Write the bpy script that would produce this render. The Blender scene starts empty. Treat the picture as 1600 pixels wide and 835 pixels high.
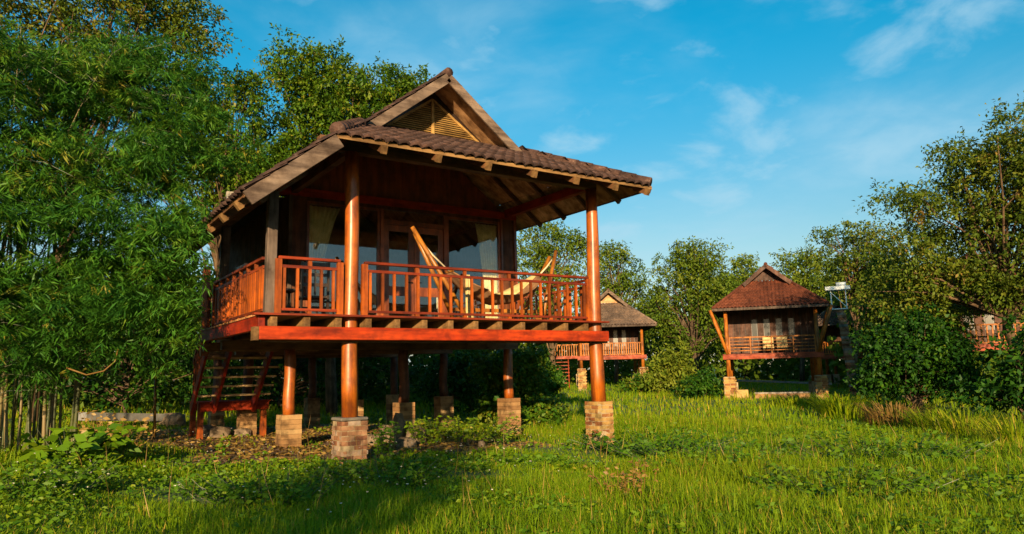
import bpy, math, random
import numpy as np
from mathutils import Vector, Matrix

rng = np.random.default_rng(7)
random.seed(7)
SC = bpy.context.scene
COL = SC.collection

# ------------------------------------------------------------------ camera
CAM = Vector((-4.4087, -11.292, 1.392))
FOC = 1138.3
cR = Vector((0.83146, -0.55512, -0.02278)); cU = Vector((-0.06043, -0.13111, 0.98953)); cF = Vector((0.55229, 0.82137, 0.14255))
cam = bpy.data.cameras.new('camera'); camo = bpy.data.objects.new('camera', cam); COL.objects.link(camo)
m = Matrix.Identity(4)
for i in range(3):
    m[i][0] = cR[i]; m[i][1] = cU[i]; m[i][2] = -cF[i]; m[i][3] = CAM[i]
camo.matrix_world = m
cam.sensor_width = 36; cam.lens = FOC / 1600 * 36; cam.clip_end = 2000; cam.clip_start = 0.05
SC.camera = camo

# ------------------------------------------------------------------ light
SUN_EL = 12.5          # degrees
SUN_AZ = 38.0          # direction to the sun, degrees from -Y towards -X
tosun = Vector((-math.sin(math.radians(SUN_AZ)) * math.cos(math.radians(SUN_EL)),
                -math.cos(math.radians(SUN_AZ)) * math.cos(math.radians(SUN_EL)), math.sin(math.radians(SUN_EL))))
sl = bpy.data.lights.new('sun', 'SUN'); sl.energy = 4.2; sl.angle = math.radians(0.6); sl.color = (1.0, 0.74, 0.42)
so = bpy.data.objects.new('sun', sl); COL.objects.link(so)
so.rotation_euler = tosun.to_track_quat('Z', 'Y').to_euler(); so.location = (-20, -30, 25)

w = bpy.data.worlds.new('World'); SC.world = w; w.use_nodes = True
nt = w.node_tree; N = nt.nodes; L = nt.links
for n in list(N): N.remove(n)
out = N.new('ShaderNodeOutputWorld'); bg = N.new('ShaderNodeBackground'); bg.inputs[1].default_value = 0.08
sky = N.new('ShaderNodeTexSky'); sky.sky_type = 'NISHITA'; sky.sun_disc = False
sky.sun_elevation = math.radians(SUN_EL); sky.sun_rotation = math.atan2(tosun.x, tosun.y)
sky.air_density = 1.0; sky.dust_density = 0.6; sky.ozone_density = 3.0
tc = N.new('ShaderNodeTexCoord'); sep = N.new('ShaderNodeSeparateXYZ'); L.new(tc.outputs['Generated'], sep.inputs[0])
def math_node(op, a, b=None, clamp=False):
    n = N.new('ShaderNodeMath'); n.operation = op; n.use_clamp = clamp
    if op == 'MULTIPLY_ADD': n.inputs[2].default_value = 0.5
    for i, q in enumerate((a, b)):
        if q is None: continue
        if isinstance(q, (int, float)): n.inputs[i].default_value = q
        else: L.new(q, n.inputs[i])
    return n.outputs[0]
zz = math_node('ADD', math_node('MAXIMUM', sep.outputs[2], 0.0), 0.22)
cx_ = math_node('DIVIDE', sep.outputs[0], zz); cy_ = math_node('DIVIDE', sep.outputs[1], zz)
cmb = N.new('ShaderNodeCombineXYZ'); L.new(cx_, cmb.inputs[0]); L.new(cy_, cmb.inputs[1])
def cloud(scale, lo, hi, seed, detail=7, dist=0.4):
    mp = N.new('ShaderNodeMapping'); mp.inputs['Location'].default_value = (seed, seed * 0.7, 0); L.new(cmb.outputs[0], mp.inputs[0])
    nz = N.new('ShaderNodeTexNoise'); nz.inputs['Scale'].default_value = scale; nz.inputs['Detail'].default_value = detail
    nz.inputs['Roughness'].default_value = 0.55; nz.inputs['Distortion'].default_value = dist
    L.new(mp.outputs[0], nz.inputs['Vector'])
    mr = N.new('ShaderNodeMapRange'); mr.interpolation_type = 'SMOOTHSTEP'
    mr.inputs[1].default_value = lo; mr.inputs[2].default_value = hi
    L.new(nz.outputs[0], mr.inputs[0]); return mr.outputs[0]
c1 = cloud(0.9, 0.42, 0.72, 3.3); c3 = cloud(4.5, 0.35, 0.65, 21.0, 10, 0.6); c2 = cloud(3.4, 0.48, 0.70, 9.1, 11, 0.3)
cl = math_node('MULTIPLY', math_node('MAXIMUM', math_node('MULTIPLY', c1, math_node('MULTIPLY_ADD', c3, 0.6)), math_node('MULTIPLY', c2, 1.0)), 0.6)
gr = N.new('ShaderNodeMapRange'); gr.interpolation_type = 'SMOOTHSTEP'; gr.inputs[1].default_value = 0.03; gr.inputs[2].default_value = 0.46; L.new(sep.outputs[2], gr.inputs[0])
tint = N.new('ShaderNodeMixRGB'); L.new(gr.outputs[0], tint.inputs[0]); tint.inputs[1].default_value = (0.82, 0.68, 0.53, 1); tint.inputs[2].default_value = (0.03, 0.83, 0.85, 1)
mul = N.new('ShaderNodeMixRGB'); mul.blend_type = 'MULTIPLY'; mul.inputs[0].default_value = 1.0; L.new(sky.outputs[0], mul.inputs[1]); L.new(tint.outputs[0], mul.inputs[2])
mixc = N.new('ShaderNodeMixRGB'); L.new(cl, mixc.inputs[0]); L.new(mul.outputs[0], mixc.inputs[1]); mixc.inputs[2].default_value = (2.1, 3.3, 4.0, 1)
L.new(mixc.outputs[0], bg.inputs[0]); L.new(bg.outputs[0], out.inputs[0])

vs = SC.view_settings; vs.view_transform = 'Standard'; vs.look = 'None'; vs.exposure = 1.45; vs.gamma = 1.0
SC.render.engine = 'CYCLES'
SC.cycles.max_bounces = 6; SC.cycles.diffuse_bounces = 4; SC.cycles.glossy_bounces = 3; SC.cycles.transparent_max_bounces = 8
SC.cycles.transmission_bounces = 3; SC.cycles.use_denoising = True; SC.cycles.sample_clamp_indirect = 4

# ------------------------------------------------------------------ materials
def mat(name):
    m = bpy.data.materials.new(name); m.use_nodes = True
    nt = m.node_tree; bs = nt.nodes['Principled BSDF']; return m, nt, bs
def ramp(nt, fac, cols):
    r = nt.nodes.new('ShaderNodeValToRGB'); e = r.color_ramp.elements
    while len(e) < len(cols): e.new(0.5)
    for i, (p, c) in enumerate(cols):
        e[i].position = p; e[i].color = (*c, 1)
    nt.links.new(fac, r.inputs[0]); return r.outputs[0]
def noise(nt, scale=(1, 1, 1), s=5.0, detail=4, coord='Object', rough=0.55):
    t = nt.nodes.new('ShaderNodeTexCoord'); mp = nt.nodes.new('ShaderNodeMapping'); mp.inputs['Scale'].default_value = scale
    nt.links.new(t.outputs[coord], mp.inputs[0])
    n = nt.nodes.new('ShaderNodeTexNoise'); n.inputs['Scale'].default_value = s; n.inputs['Detail'].default_value = detail; n.inputs['Roughness'].default_value = rough
    nt.links.new(mp.outputs[0], n.inputs['Vector']); return n.outputs[0]
def bump(nt, bs, h, strength=0.3, dist=0.01):
    b = nt.nodes.new('ShaderNodeBump'); b.inputs['Strength'].default_value = strength; b.inputs['Distance'].default_value = dist
    nt.links.new(h, b.inputs['Height']); nt.links.new(b.outputs[0], bs.inputs['Normal'])
def mixrgb(nt, fac, a, b, mode='MIX'):
    x = nt.nodes.new('ShaderNodeMixRGB'); x.blend_type = mode
    for i, q in enumerate((fac, a, b)):
        if isinstance(q, (int, float)): x.inputs[i].default_value = q
        elif isinstance(q, tuple): x.inputs[i].default_value = (*q, 1)
        else: nt.links.new(q, x.inputs[i])
    return x.outputs[0]
def objrand(nt):
    return nt.nodes.new('ShaderNodeObjectInfo').outputs['Random']

def wood(name, dark, light, rough=0.4, axis=2, spec=0.5, coat=0.0, vary=0.35, grain=14):
    m, nt, bs = mat(name)
    sc = [1, 1, 1]; sc[axis] = 0.06
    g = noise(nt, tuple(sc), grain, 6)
    big = noise(nt, (1, 1, 1), 1.7, 3)
    c = ramp(nt, g, [(0.3, dark), (0.68, light)])
    sc2 = [1, 1, 1]; sc2[axis] = 0.25
    streak = ramp(nt, noise(nt, tuple(sc2), 6.0, 5, 'Object', 0.65), [(0.36, (0.42, 0.40, 0.40)), (0.56, (1, 1, 1)), (0.75, (1.18, 1.12, 1.05))])
    c2 = mixrgb(nt, big, tuple(x * 0.75 for x in dark), c)
    g_ = nt.nodes.new('ShaderNodeNewGeometry'); nw = nt.nodes.new('ShaderNodeTexNoise'); nw.inputs['Scale'].default_value = 3.2; nw.inputs['Detail'].default_value = 7; nw.inputs['Roughness'].default_value = 0.68; nt.links.new(g_.outputs['Position'], nw.inputs['Vector'])
    wear = ramp(nt, nw.outputs[0], [(0.34, (0.48, 0.44, 0.42)), (0.5, (0.95, 0.94, 0.93)), (0.68, (1.2, 1.22, 1.25))])
    c3 = mixrgb(nt, 0.85, mixrgb(nt, 0.9, mixrgb(nt, 0.5, c, c2), streak, 'MULTIPLY'), wear, 'MULTIPLY')
    rg = nt.nodes.new('ShaderNodeMapRange'); rg.inputs[1].default_value = 0.3; rg.inputs[2].default_value = 0.7; rg.inputs[3].default_value = min(1, rough + 0.22); rg.inputs[4].default_value = max(0.1, rough - 0.08); nt.links.new(nw.outputs[0], rg.inputs[0]); nt.links.new(rg.outputs[0], bs.inputs['Roughness'])
    r = objrand(nt); mr = nt.nodes.new('ShaderNodeMapRange'); mr.inputs[3].default_value = 1 - vary; mr.inputs[4].default_value = 1 + vary * 0.6
    nt.links.new(r, mr.inputs[0])
    hv = nt.nodes.new('ShaderNodeHueSaturation'); nt.links.new(mr.outputs[0], hv.inputs['Value']); nt.links.new(c3, hv.inputs['Color'])
    nt.links.new(hv.outputs[0], bs.inputs['Base Color'])
    bs.inputs['Roughness'].default_value = rough; bs.inputs['Specular IOR Level'].default_value = spec
    if coat: bs.inputs['Coat Weight'].default_value = coat; bs.inputs['Coat Roughness'].default_value = 0.28
    bump(nt, bs, g, 0.45, 0.01)
    return m
M = {}
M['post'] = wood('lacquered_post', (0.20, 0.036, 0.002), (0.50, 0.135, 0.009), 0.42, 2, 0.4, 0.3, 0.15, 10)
M['red_x'] = wood('red_beam_x', (0.24, 0.018, 0.002), (0.42, 0.044, 0.004), 0.55, 0, 0.2, 0.0, 0.2)
M['red_y'] = wood('red_beam_y', (0.19, 0.012, 0.003), (0.32, 0.026, 0.005), 0.5, 1, 0.25, 0.0, 0.2)
M['rail_x'] = wood('rail_wood_x', (0.13, 0.014, 0.003), (0.26, 0.036, 0.006), 0.5, 0, 0.25, 0.05, 0.2)
M['rail_z'] = wood('rail_wood_z', (0.15, 0.022, 0.002), (0.44, 0.098, 0.007), 0.5, 2, 0.25, 0.05, 0.5)
M['rail_y'] = wood('rail_wood_y', (0.12, 0.016, 0.004), (0.27, 0.05, 0.008), 0.5, 1, 0.25, 0.05, 0.25)
M['grey_z'] = wood('weathered_wood_z', (0.06, 0.042, 0.034), (0.16, 0.115, 0.09), 0.8, 2, 0.2, 0, 0.2, 22)
M['grey_x'] = wood('weathered_wood_x', (0.09, 0.06, 0.045), (0.24, 0.17, 0.125), 0.8, 0, 0.2, 0, 0.15, 12)
M['tan_x'] = wood('tan_timber_x', (0.18, 0.095, 0.035), (0.36, 0.21, 0.085), 0.7, 0, 0.2, 0, 0.2)
M['tan_y'] = wood('tan_timber_y', (0.12, 0.06, 0.022), (0.27, 0.15, 0.055), 0.7, 1, 0.2, 0, 0.25)
M['plank'] = wood('deck_plank', (0.30, 0.12, 0.045), (0.52, 0.25, 0.10), 0.6, 0, 0.2, 0, 0.25)
M['tread'] = wood('pale_stair_tread', (0.48, 0.3, 0.14), (0.72, 0.5, 0.26), 0.7, 0, 0.2, 0, 0.2)
M['brown_y'] = wood('brown_timber_y', (0.09, 0.04, 0.018), (0.22, 0.10, 0.04), 0.6, 1, 0.3, 0, 0.2)
M['brown_x'] = wood('brown_timber_x', (0.09, 0.042, 0.018), (0.22, 0.10, 0.04), 0.6, 0, 0.3, 0, 0.2)
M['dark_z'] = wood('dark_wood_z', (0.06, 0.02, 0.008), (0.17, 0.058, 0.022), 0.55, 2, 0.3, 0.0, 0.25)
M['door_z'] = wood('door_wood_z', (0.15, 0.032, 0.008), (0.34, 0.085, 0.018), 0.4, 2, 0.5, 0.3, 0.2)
M['black_z'] = wood('black_brown_wood', (0.012, 0.006, 0.005), (0.035, 0.018, 0.012), 0.35, 2, 0.5, 0.2, 0.1)
M['panel'] = wood('ceiling_board', (0.40, 0.20, 0.09), (0.66, 0.40, 0.20), 0.7, 0, 0.2, 0, 0.3, 5)
M['louver'] = wood('honey_slat_wood', (0.30, 0.17, 0.05), (0.46, 0.29, 0.10), 0.6, 0, 0.2, 0, 0.15)
M['bamboo_pole'] = wood('honey_pole_wood', (0.26, 0.09, 0.01), (0.42, 0.16, 0.02), 0.4, 2, 0.4, 0.2, 0.15)
M['far_wood'] = wood('far_orange_wood', (0.30, 0.085, 0.006), (0.50, 0.165, 0.014), 0.55, 2, 0.3, 0, 0.25)
M['far_dark'] = wood('far_brown_boards', (0.05, 0.018, 0.01), (0.12, 0.045, 0.022), 0.6, 2, 0.3, 0, 0.35)
M['far_red'] = wood('far_red_beam', (0.24, 0.03, 0.005), (0.34, 0.052, 0.008), 0.55, 0, 0.3, 0, 0.1)

def tilemat(name, a, b, c):
    m, nt, bs = mat(name)
    n = noise(nt, (1, 1, 1), 9, 6, 'Object', 0.7)
    col = ramp(nt, n, [(0.3, a), (0.55, b), (0.78, c)])
    r = objrand(nt); mr = nt.nodes.new('ShaderNodeMapRange'); mr.inputs[3].default_value = 0.65; mr.inputs[4].default_value = 1.35; nt.links.new(r, mr.inputs[0])
    hv = nt.nodes.new('ShaderNodeHueSaturation'); nt.links.new(mr.outputs[0], hv.inputs['Value']); nt.links.new(col, hv.inputs['Color'])
    t_ = nt.nodes.new('ShaderNodeNewGeometry'); nw = nt.nodes.new('ShaderNodeTexNoise'); nw.inputs['Scale'].default_value = 2.2; nw.inputs['Detail'].default_value = 8; nw.inputs['Roughness'].default_value = 0.7; nt.links.new(t_.outputs['Position'], nw.inputs['Vector'])
    stain = ramp(nt, nw.outputs[0], [(0.35, (0.45, 0.45, 0.47)), (0.52, (0.95, 0.95, 0.95)), (0.68, (1.5, 1.35, 1.2))])
    nt.links.new(mixrgb(nt, 0.9, hv.outputs[0], stain, 'MULTIPLY'), bs.inputs['Base Color']); bs.inputs['Roughness'].default_value = 0.9; bs.inputs['Specular IOR Level'].default_value = 0.15
    bump(nt, bs, n, 0.5, 0.02); return m
M['tile'] = tilemat('brown_clay_tile', (0.024, 0.014, 0.013), (0.055, 0.030, 0.024), (0.13, 0.09, 0.075))
M['tile_red'] = tilemat('red_clay_tile', (0.055, 0.016, 0.010), (0.10, 0.03, 0.016), (0.16, 0.062, 0.034))
M['thatch'] = tilemat('grey_brown_shingle', (0.07, 0.047, 0.036), (0.13, 0.09, 0.068), (0.19, 0.14, 0.108))

def brickmat(name, cols, mortar=False):
    m, nt, bs = mat(name)
    r = objrand(nt); n = noise(nt, (1, 1, 1), 11, 6, 'Object', 0.7)
    ad = nt.nodes.new('ShaderNodeMath'); ad.operation = 'MULTIPLY_ADD'; ad.inputs[1].default_value = 0.5
    nt.links.new(n, ad.inputs[0])
    ml = nt.nodes.new('ShaderNodeMath'); ml.operation = 'MULTIPLY'; ml.inputs[1].default_value = 0.62; nt.links.new(r, ml.inputs[0]); nt.links.new(ml.outputs[0], ad.inputs[2])
    c = ramp(nt, ad.outputs[0], cols)
    sm = noise(nt, (1, 1, 1), 3.0, 5, 'Generated', 0.6)
    t_ = nt.nodes.new('ShaderNodeNewGeometry'); nw = nt.nodes.new('ShaderNodeTexNoise'); nw.inputs['Scale'].default_value = 4.5; nw.inputs['Detail'].default_value = 6; nt.links.new(t_.outputs['Position'], nw.inputs['Vector'])
    stain = ramp(nt, nw.outputs[0], [(0.36, (0.34, 0.33, 0.31)), (0.5, (0.9, 0.9, 0.88)), (0.7, (1.12, 1.1, 1.05))])
    nt.links.new(mixrgb(nt, 0.85, c, stain, 'MULTIPLY'), bs.inputs['Base Color']); bs.inputs['Roughness'].default_value = 0.9; bs.inputs['Specular IOR Level'].default_value = 0.2
    bump(nt, bs, n, 0.6, 0.015); return m
M['brick'] = brickmat('yellow_red_brick', [(0.15, (0.10, 0.03, 0.012)), (0.38, (0.22, 0.085, 0.03)), (0.58, (0.32, 0.18, 0.055)), (0.85, (0.36, 0.24, 0.09))])
M['brick_old'] = brickmat('worn_red_brick', [(0.15, (0.08, 0.03, 0.02)), (0.40, (0.19, 0.08, 0.04)), (0.62, (0.27, 0.14, 0.075)), (0.9, (0.29, 0.22, 0.17))])
M['mortar'] = brickmat('pale_mortar', [(0.2, (0.18, 0.13, 0.08)), (0.6, (0.30, 0.22, 0.13)), (0.9, (0.36, 0.28, 0.18))])
M['render'] = brickmat('sandy_plaster', [(0.2, (0.17, 0.085, 0.035)), (0.6, (0.28, 0.16, 0.07)), (0.9, (0.34, 0.22, 0.105))])
M['concrete'] = brickmat('grey_concrete', [(0.2, (0.13, 0.11, 0.09)), (0.6, (0.22, 0.19, 0.165)), (0.9, (0.30, 0.26, 0.23))])
M['rubble'] = brickmat('broken_concrete', [(0.2, (0.12, 0.085, 0.055)), (0.6, (0.22, 0.16, 0.11)), (0.9, (0.32, 0.25, 0.18))])

def simple(name, col, rough=0.6, metal=0.0, noise_amt=0.25):
    m, nt, bs = mat(name)
    n = noise(nt, (1, 1, 1), 6, 5)
    c = ramp(nt, n, [(0.3, tuple(x * (1 - noise_amt) for x in col)), (0.7, tuple(min(1, x * (1 + noise_amt)) for x in col))])
    nt.links.new(c, bs.inputs['Base Color']); bs.inputs['Roughness'].default_value = rough; bs.inputs['Metallic'].default_value = metal
    return m
M['curtain'] = simple('cream_curtain', (0.80, 0.68, 0.38), 0.9)
M['sheer'] = simple('pale_sheer_curtain', (0.65, 0.6, 0.48), 0.9)
M['canvas'] = simple('cream_canvas', (0.46, 0.34, 0.15), 0.9)
M['canvas_dark'] = simple('brown_canvas', (0.20, 0.10, 0.045), 0.9)
M['plaster'] = simple('interior_plaster', (0.30, 0.25, 0.19), 0.9)
M['steel'] = simple('white_steel', (0.62, 0.64, 0.64), 0.45, 0.2, 0.1)
M['lamp'] = simple('black_metal', (0.02, 0.02, 0.02), 0.4, 0.5)
M['pipe'] = simple('grey_concrete_kerb', (0.17, 0.165, 0.155), 0.85)
M['orange_cloth'] = simple('orange_painted_board', (0.55, 0.14, 0.03), 0.7)
M['rope'] = simple('pale_rope', (0.5, 0.42, 0.28), 0.9)
def glassmat():
    m, nt, bs = mat('window_glass')
    o = nt.nodes['Material Output']; nt.nodes.remove(bs)
    g = nt.nodes.new('ShaderNodeBsdfGlossy'); g.inputs['Roughness'].default_value = 0.015; g.inputs['Color'].default_value = (0.95, 0.97, 1, 1)
    t = nt.nodes.new('ShaderNodeBsdfTransparent'); t.inputs['Color'].default_value = (0.9, 0.92, 0.9, 1)
    lw = nt.nodes.new('ShaderNodeFresnel'); lw.inputs[0].default_value = 1.45
    a = nt.nodes.new('ShaderNodeMath'); a.operation = 'MULTIPLY_ADD'; a.inputs[1].default_value = 1.2; a.inputs[2].default_value = 0.05; a.use_clamp = True
    nt.links.new(lw.outputs[0], a.inputs[0])
    x = nt.nodes.new('ShaderNodeMixShader'); nt.links.new(a.outputs[0], x.inputs[0]); nt.links.new(t.outputs[0], x.inputs[1]); nt.links.new(g.outputs[0], x.inputs[2])
    nt.links.new(x.outputs[0], o.inputs[0]); return m
M['glass'] = glassmat()

M['far_glass'] = simple('dark_far_glass', (0.012, 0.014, 0.015), 0.25)
def leafmat(name, cols, trans=0.28, rough=0.5, spec=0.3, tcol=1.2):
    m, nt, bs = mat(name); o = nt.nodes['Material Output']
    at = nt.nodes.new('ShaderNodeAttribute'); at.attribute_name = 'tint'
    c = ramp(nt, at.outputs['Fac'], cols)
    nt.links.new(c, bs.inputs['Base Color']); bs.inputs['Roughness'].default_value = rough; bs.inputs['Specular IOR Level'].default_value = spec
    t = nt.nodes.new('ShaderNodeBsdfTranslucent')
    hv = nt.nodes.new('ShaderNodeHueSaturation'); hv.inputs['Value'].default_value = tcol; hv.inputs['Hue'].default_value = 0.49; nt.links.new(c, hv.inputs['Color']); nt.links.new(hv.outputs[0], t.inputs['Color'])
    x = nt.nodes.new('ShaderNodeMixShader'); x.inputs[0].default_value = trans
    nt.links.new(bs.outputs[0], x.inputs[1]); nt.links.new(t.outputs[0], x.inputs[2]); nt.links.new(x.outputs[0], o.inputs[0])
    return m
M['grass'] = leafmat('grass_blades', [(0.0, (0.055, 0.13, 0.002)), (0.45, (0.15, 0.24, 0.003)), (0.8, (0.26, 0.29, 0.006)), (1.0, (0.40, 0.28, 0.04))], 0.42, 0.6, 0.15)
M['weed'] = leafmat('weed_leaves', [(0.0, (0.025, 0.085, 0.002)), (0.5, (0.085, 0.165, 0.003)), (0.9, (0.19, 0.225, 0.006)), (1.0, (0.30, 0.21, 0.03))], 0.3, 0.55, 0.2)
M['straw'] = leafmat('dry_stems', [(0.0, (0.17, 0.09, 0.02)), (1.0, (0.32, 0.21, 0.06))], 0.2)
M['flower'] = leafmat('pale_petals', [(0.0, (0.55, 0.45, 0.4)), (1.0, (0.7, 0.65, 0.55))], 0.2)
M['bamboo'] = leafmat('bamboo_leaves', [(0.0, (0.02, 0.085, 0.010)), (0.5, (0.055, 0.17, 0.014)), (0.85, (0.12, 0.22, 0.016)), (1.0, (0.25, 0.23, 0.03))], 0.38, 0.5, 0.25)
M['leaf_a'] = leafmat('broad_leaves_green', [(0.0, (0.02, 0.062, 0.004)), (0.5, (0.06, 0.13, 0.006)), (0.9, (0.135, 0.185, 0.008)), (1.0, (0.22, 0.19, 0.02))], 0.35, 0.55, 0.2)
M['leaf_b'] = leafmat('broad_leaves_olive', [(0.0, (0.03, 0.062, 0.006)), (0.5, (0.08, 0.125, 0.01)), (0.85, (0.15, 0.165, 0.014)), (1.0, (0.24, 0.15, 0.035))], 0.35, 0.55, 0.2)
M['leaf_c'] = leafmat('far_leaves', [(0.0, (0.03, 0.068, 0.006)), (0.5, (0.085, 0.14, 0.01)), (1.0, (0.16, 0.185, 0.016))], 0.32, 0.6, 0.15)
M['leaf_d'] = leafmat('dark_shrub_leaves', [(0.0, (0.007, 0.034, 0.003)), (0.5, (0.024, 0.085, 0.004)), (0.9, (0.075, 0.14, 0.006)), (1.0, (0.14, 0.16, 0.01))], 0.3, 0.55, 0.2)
M['bark'] = wood('tree_bark', (0.06, 0.04, 0.025), (0.20, 0.14, 0.09), 0.9, 2, 0.1, 0, 0.2, 9)
M['bark_pale'] = wood('pale_tree_bark', (0.08, 0.05, 0.028), (0.20, 0.13, 0.075), 0.9, 2, 0.1, 0, 0.2, 9)
def culmmat():
    m, nt, bs = mat('bamboo_culm')
    at = nt.nodes.new('ShaderNodeAttribute'); at.attribute_name = 'tint'
    n = noise(nt, (1, 1, 0.5), 7, 4)
    c = ramp(nt, at.outputs['Fac'], [(0.0, (0.02, 0.04, 0.008)), (0.5, (0.06, 0.075, 0.016)), (0.8, (0.15, 0.11, 0.035)), (1.0, (0.22, 0.16, 0.08))])
    d = mixrgb(nt, n, (0.10, 0.07, 0.04), c); e = mixrgb(nt, 0.4, c, d)
    nt.links.new(e, bs.inputs['Base Color']); bs.inputs['Roughness'].default_value = 0.5; return m
M['culm'] = culmmat()
def groundmat():
    m, nt, bs = mat('soil_and_turf')
    at = nt.nodes.new('ShaderNodeAttribute'); at.attribute_name = 'bare'
    n = noise(nt, (1, 1, 1), 1.3, 8, 'Object', 0.65); n2 = noise(nt, (1, 1, 1), 14, 6, 'Object', 0.7)
    green = ramp(nt, n2, [(0.3, (0.018, 0.05, 0.006)), (0.7, (0.055, 0.11, 0.012))])
    soil = ramp(nt, n2, [(0.25, (0.07, 0.035, 0.018)), (0.55, (0.19, 0.10, 0.05)), (0.8, (0.36, 0.22, 0.10))])
    f = nt.nodes.new('ShaderNodeMath'); f.operation = 'MULTIPLY_ADD'; f.inputs[1].default_value = 0.8; nt.links.new(n, f.inputs[0]); nt.links.new(at.outputs['Fac'], f.inputs[2])
    mr = nt.nodes.new('ShaderNodeMapRange'); mr.inputs[1].default_value = 0.55; mr.inputs[2].default_value = 0.85; nt.links.new(f.outputs[0], mr.inputs[0])
    nt.links.new(mixrgb(nt, mr.outputs[0], green, soil), bs.inputs['Base Color']); bs.inputs['Roughness'].default_value = 0.95
    bump(nt, bs, n2, 0.8, 0.06); return m
M['ground'] = groundmat()

# ------------------------------------------------------------------ mesh helpers
def link(o, parent=None):
    COL.objects.link(o)
    if parent: o.parent = parent
    return o
def tag(o, label=None, cat=None, group=None, kind=None):
    if label: o['label'] = label
    if cat: o['category'] = cat
    if group: o['group'] = group
    if kind: o['kind'] = kind
    return o
def empty(name, loc=(0, 0, 0), rz=0.0, label=None, cat=None, group=None, parent=None):
    o = bpy.data.objects.new(name, None); o.empty_display_size = 0.3; link(o, parent); o.location = loc; o.rotation_euler = (0, 0, rz)
    return tag(o, label, cat, group)
class MB:
    def __init__(s): s.v = []; s.f = []
    def add(s, vs, fs):
        n = len(s.v); s.v += [tuple(q) for q in vs]; s.f += [tuple(i + n for i in q) for q in fs]; return s
    def box(s, x0, x1, y0, y1, z0, z1):
        return s.add([(x0, y0, z0), (x1, y0, z0), (x1, y1, z0), (x0, y1, z0), (x0, y0, z1), (x1, y0, z1), (x1, y1, z1), (x0, y1, z1)],
                     [(0, 3, 2, 1), (4, 5, 6, 7), (0, 1, 5, 4), (1, 2, 6, 5), (2, 3, 7, 6), (3, 0, 4, 7)])
    def beam(s, a, b, w, h, up=(0, 0, 1), off=0.0):
        a = Vector(a); b = Vector(b); d = (b - a).normalized(); u = Vector(up)
        side = d.cross(u).normalized(); u = side.cross(d).normalized()
        vs = []
        for p in (a, b):
            for sx, sz in ((-1, -1), (1, -1), (1, 1), (-1, 1)):
                vs.append(p + side * sx * w / 2 + u * (sz * h / 2 + off))
        return s.add(vs, [(3, 2, 1, 0), (4, 5, 6, 7), (0, 1, 5, 4), (1, 2, 6, 5), (2, 3, 7, 6), (3, 0, 4, 7)])
    def tube(s, pts, rad, n=8, caps=True):
        pts = [Vector(p) for p in pts]; vs = []; fs = []; u = None
        for i, p in enumerate(pts):
            d = (pts[min(i + 1, len(pts) - 1)] - pts[max(i - 1, 0)])
            if d.length < 1e-6: d = Vector((0, 0, 1))
            d.normalize()
            if u is None: u = d.orthogonal().normalized()
            u = (u - d * u.dot(d))
            u = u.normalized() if u.length > 1e-6 else d.orthogonal().normalized()
            v = d.cross(u); r = rad[i] if isinstance(rad, (list, tuple)) else rad
            for k in range(n):
                a = 2 * math.pi * k / n; vs.append(p + u * math.cos(a) * r + v * math.sin(a) * r)
        for i in range(len(pts) - 1):
            for k in range(n):
                fs.append((i * n + k, i * n + (k + 1) % n, (i + 1) * n + (k + 1) % n, (i + 1) * n + k))
        if caps:
            fs.append(tuple(range(n))[::-1]); fs.append(tuple((len(pts) - 1) * n + k for k in range(n)))
        return s.add(vs, fs)
    def slab(s, pts, t):
        pts = [Vector(p) for p in pts]; nrm = Vector((0, 0, 0))
        for i in range(len(pts)):
            a, b = pts[i], pts[(i + 1) % len(pts)]
            nrm += a.cross(b)
        nrm.normalize()
        if nrm.z < 0: pts = pts[::-1]; nrm = -nrm
        k = len(pts); vs = pts + [p - nrm * t for p in pts]
        fs = [tuple(range(k)), tuple(range(2 * k - 1, k - 1, -1))]
        for i in range(k):
            j = (i + 1) % k; fs.append((i, i + k, j + k, j))
        return s.add(vs, fs)
    def mesh(s, name, material, smooth=False):
        me = bpy.data.meshes.new(name); me.from_pydata(s.v, [], s.f); me.materials.append(M[material] if isinstance(material, str) else material)
        if smooth: me.polygons.foreach_set('use_smooth', [True] * len(me.polygons))
        me.update(); return me
    def build(s, name, material, parent=None, smooth=False, bevel=0.0):
        o = bpy.data.objects.new(name, s.mesh(name, material, smooth)); link(o, parent)
        if bevel:
            b = o.modifiers.new('bevel', 'BEVEL'); b.width = bevel; b.segments = 1; b.limit_method = 'ANGLE'
        return o
def inst(name, me, parent, mx):
    o = bpy.data.objects.new(name, me); link(o, parent); o.matrix_local = mx; return o
def arr_mesh(name, V, polys_n, idx, material, tint=None, smooth=False):
    """V (n,3) float; idx flat loop indices; polys_n loops per polygon (const)"""
    me = bpy.data.meshes.new(name); V = np.asarray(V, np.float32); idx = np.asarray(idx, np.int32)
    me.vertices.add(len(V)); me.vertices.foreach_set('co', V.ravel())
    npoly = len(idx) // polys_n
    me.loops.add(len(idx)); me.loops.foreach_set('vertex_index', idx)
    me.polygons.add(npoly); me.polygons.foreach_set('loop_start', np.arange(0, len(idx), polys_n, dtype=np.int32))
    if tint is not None:
        a = me.attributes.new('tint', 'FLOAT', 'POINT'); a.data.foreach_set('value', np.asarray(tint, np.float32))
    me.materials.append(M[material]); me.update(calc_edges=True)
    if smooth: me.polygons.foreach_set('use_smooth', np.ones(npoly, bool))
    return me
def norm(a): return a / np.maximum(np.linalg.norm(a, axis=1, keepdims=True), 1e-9)
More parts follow.
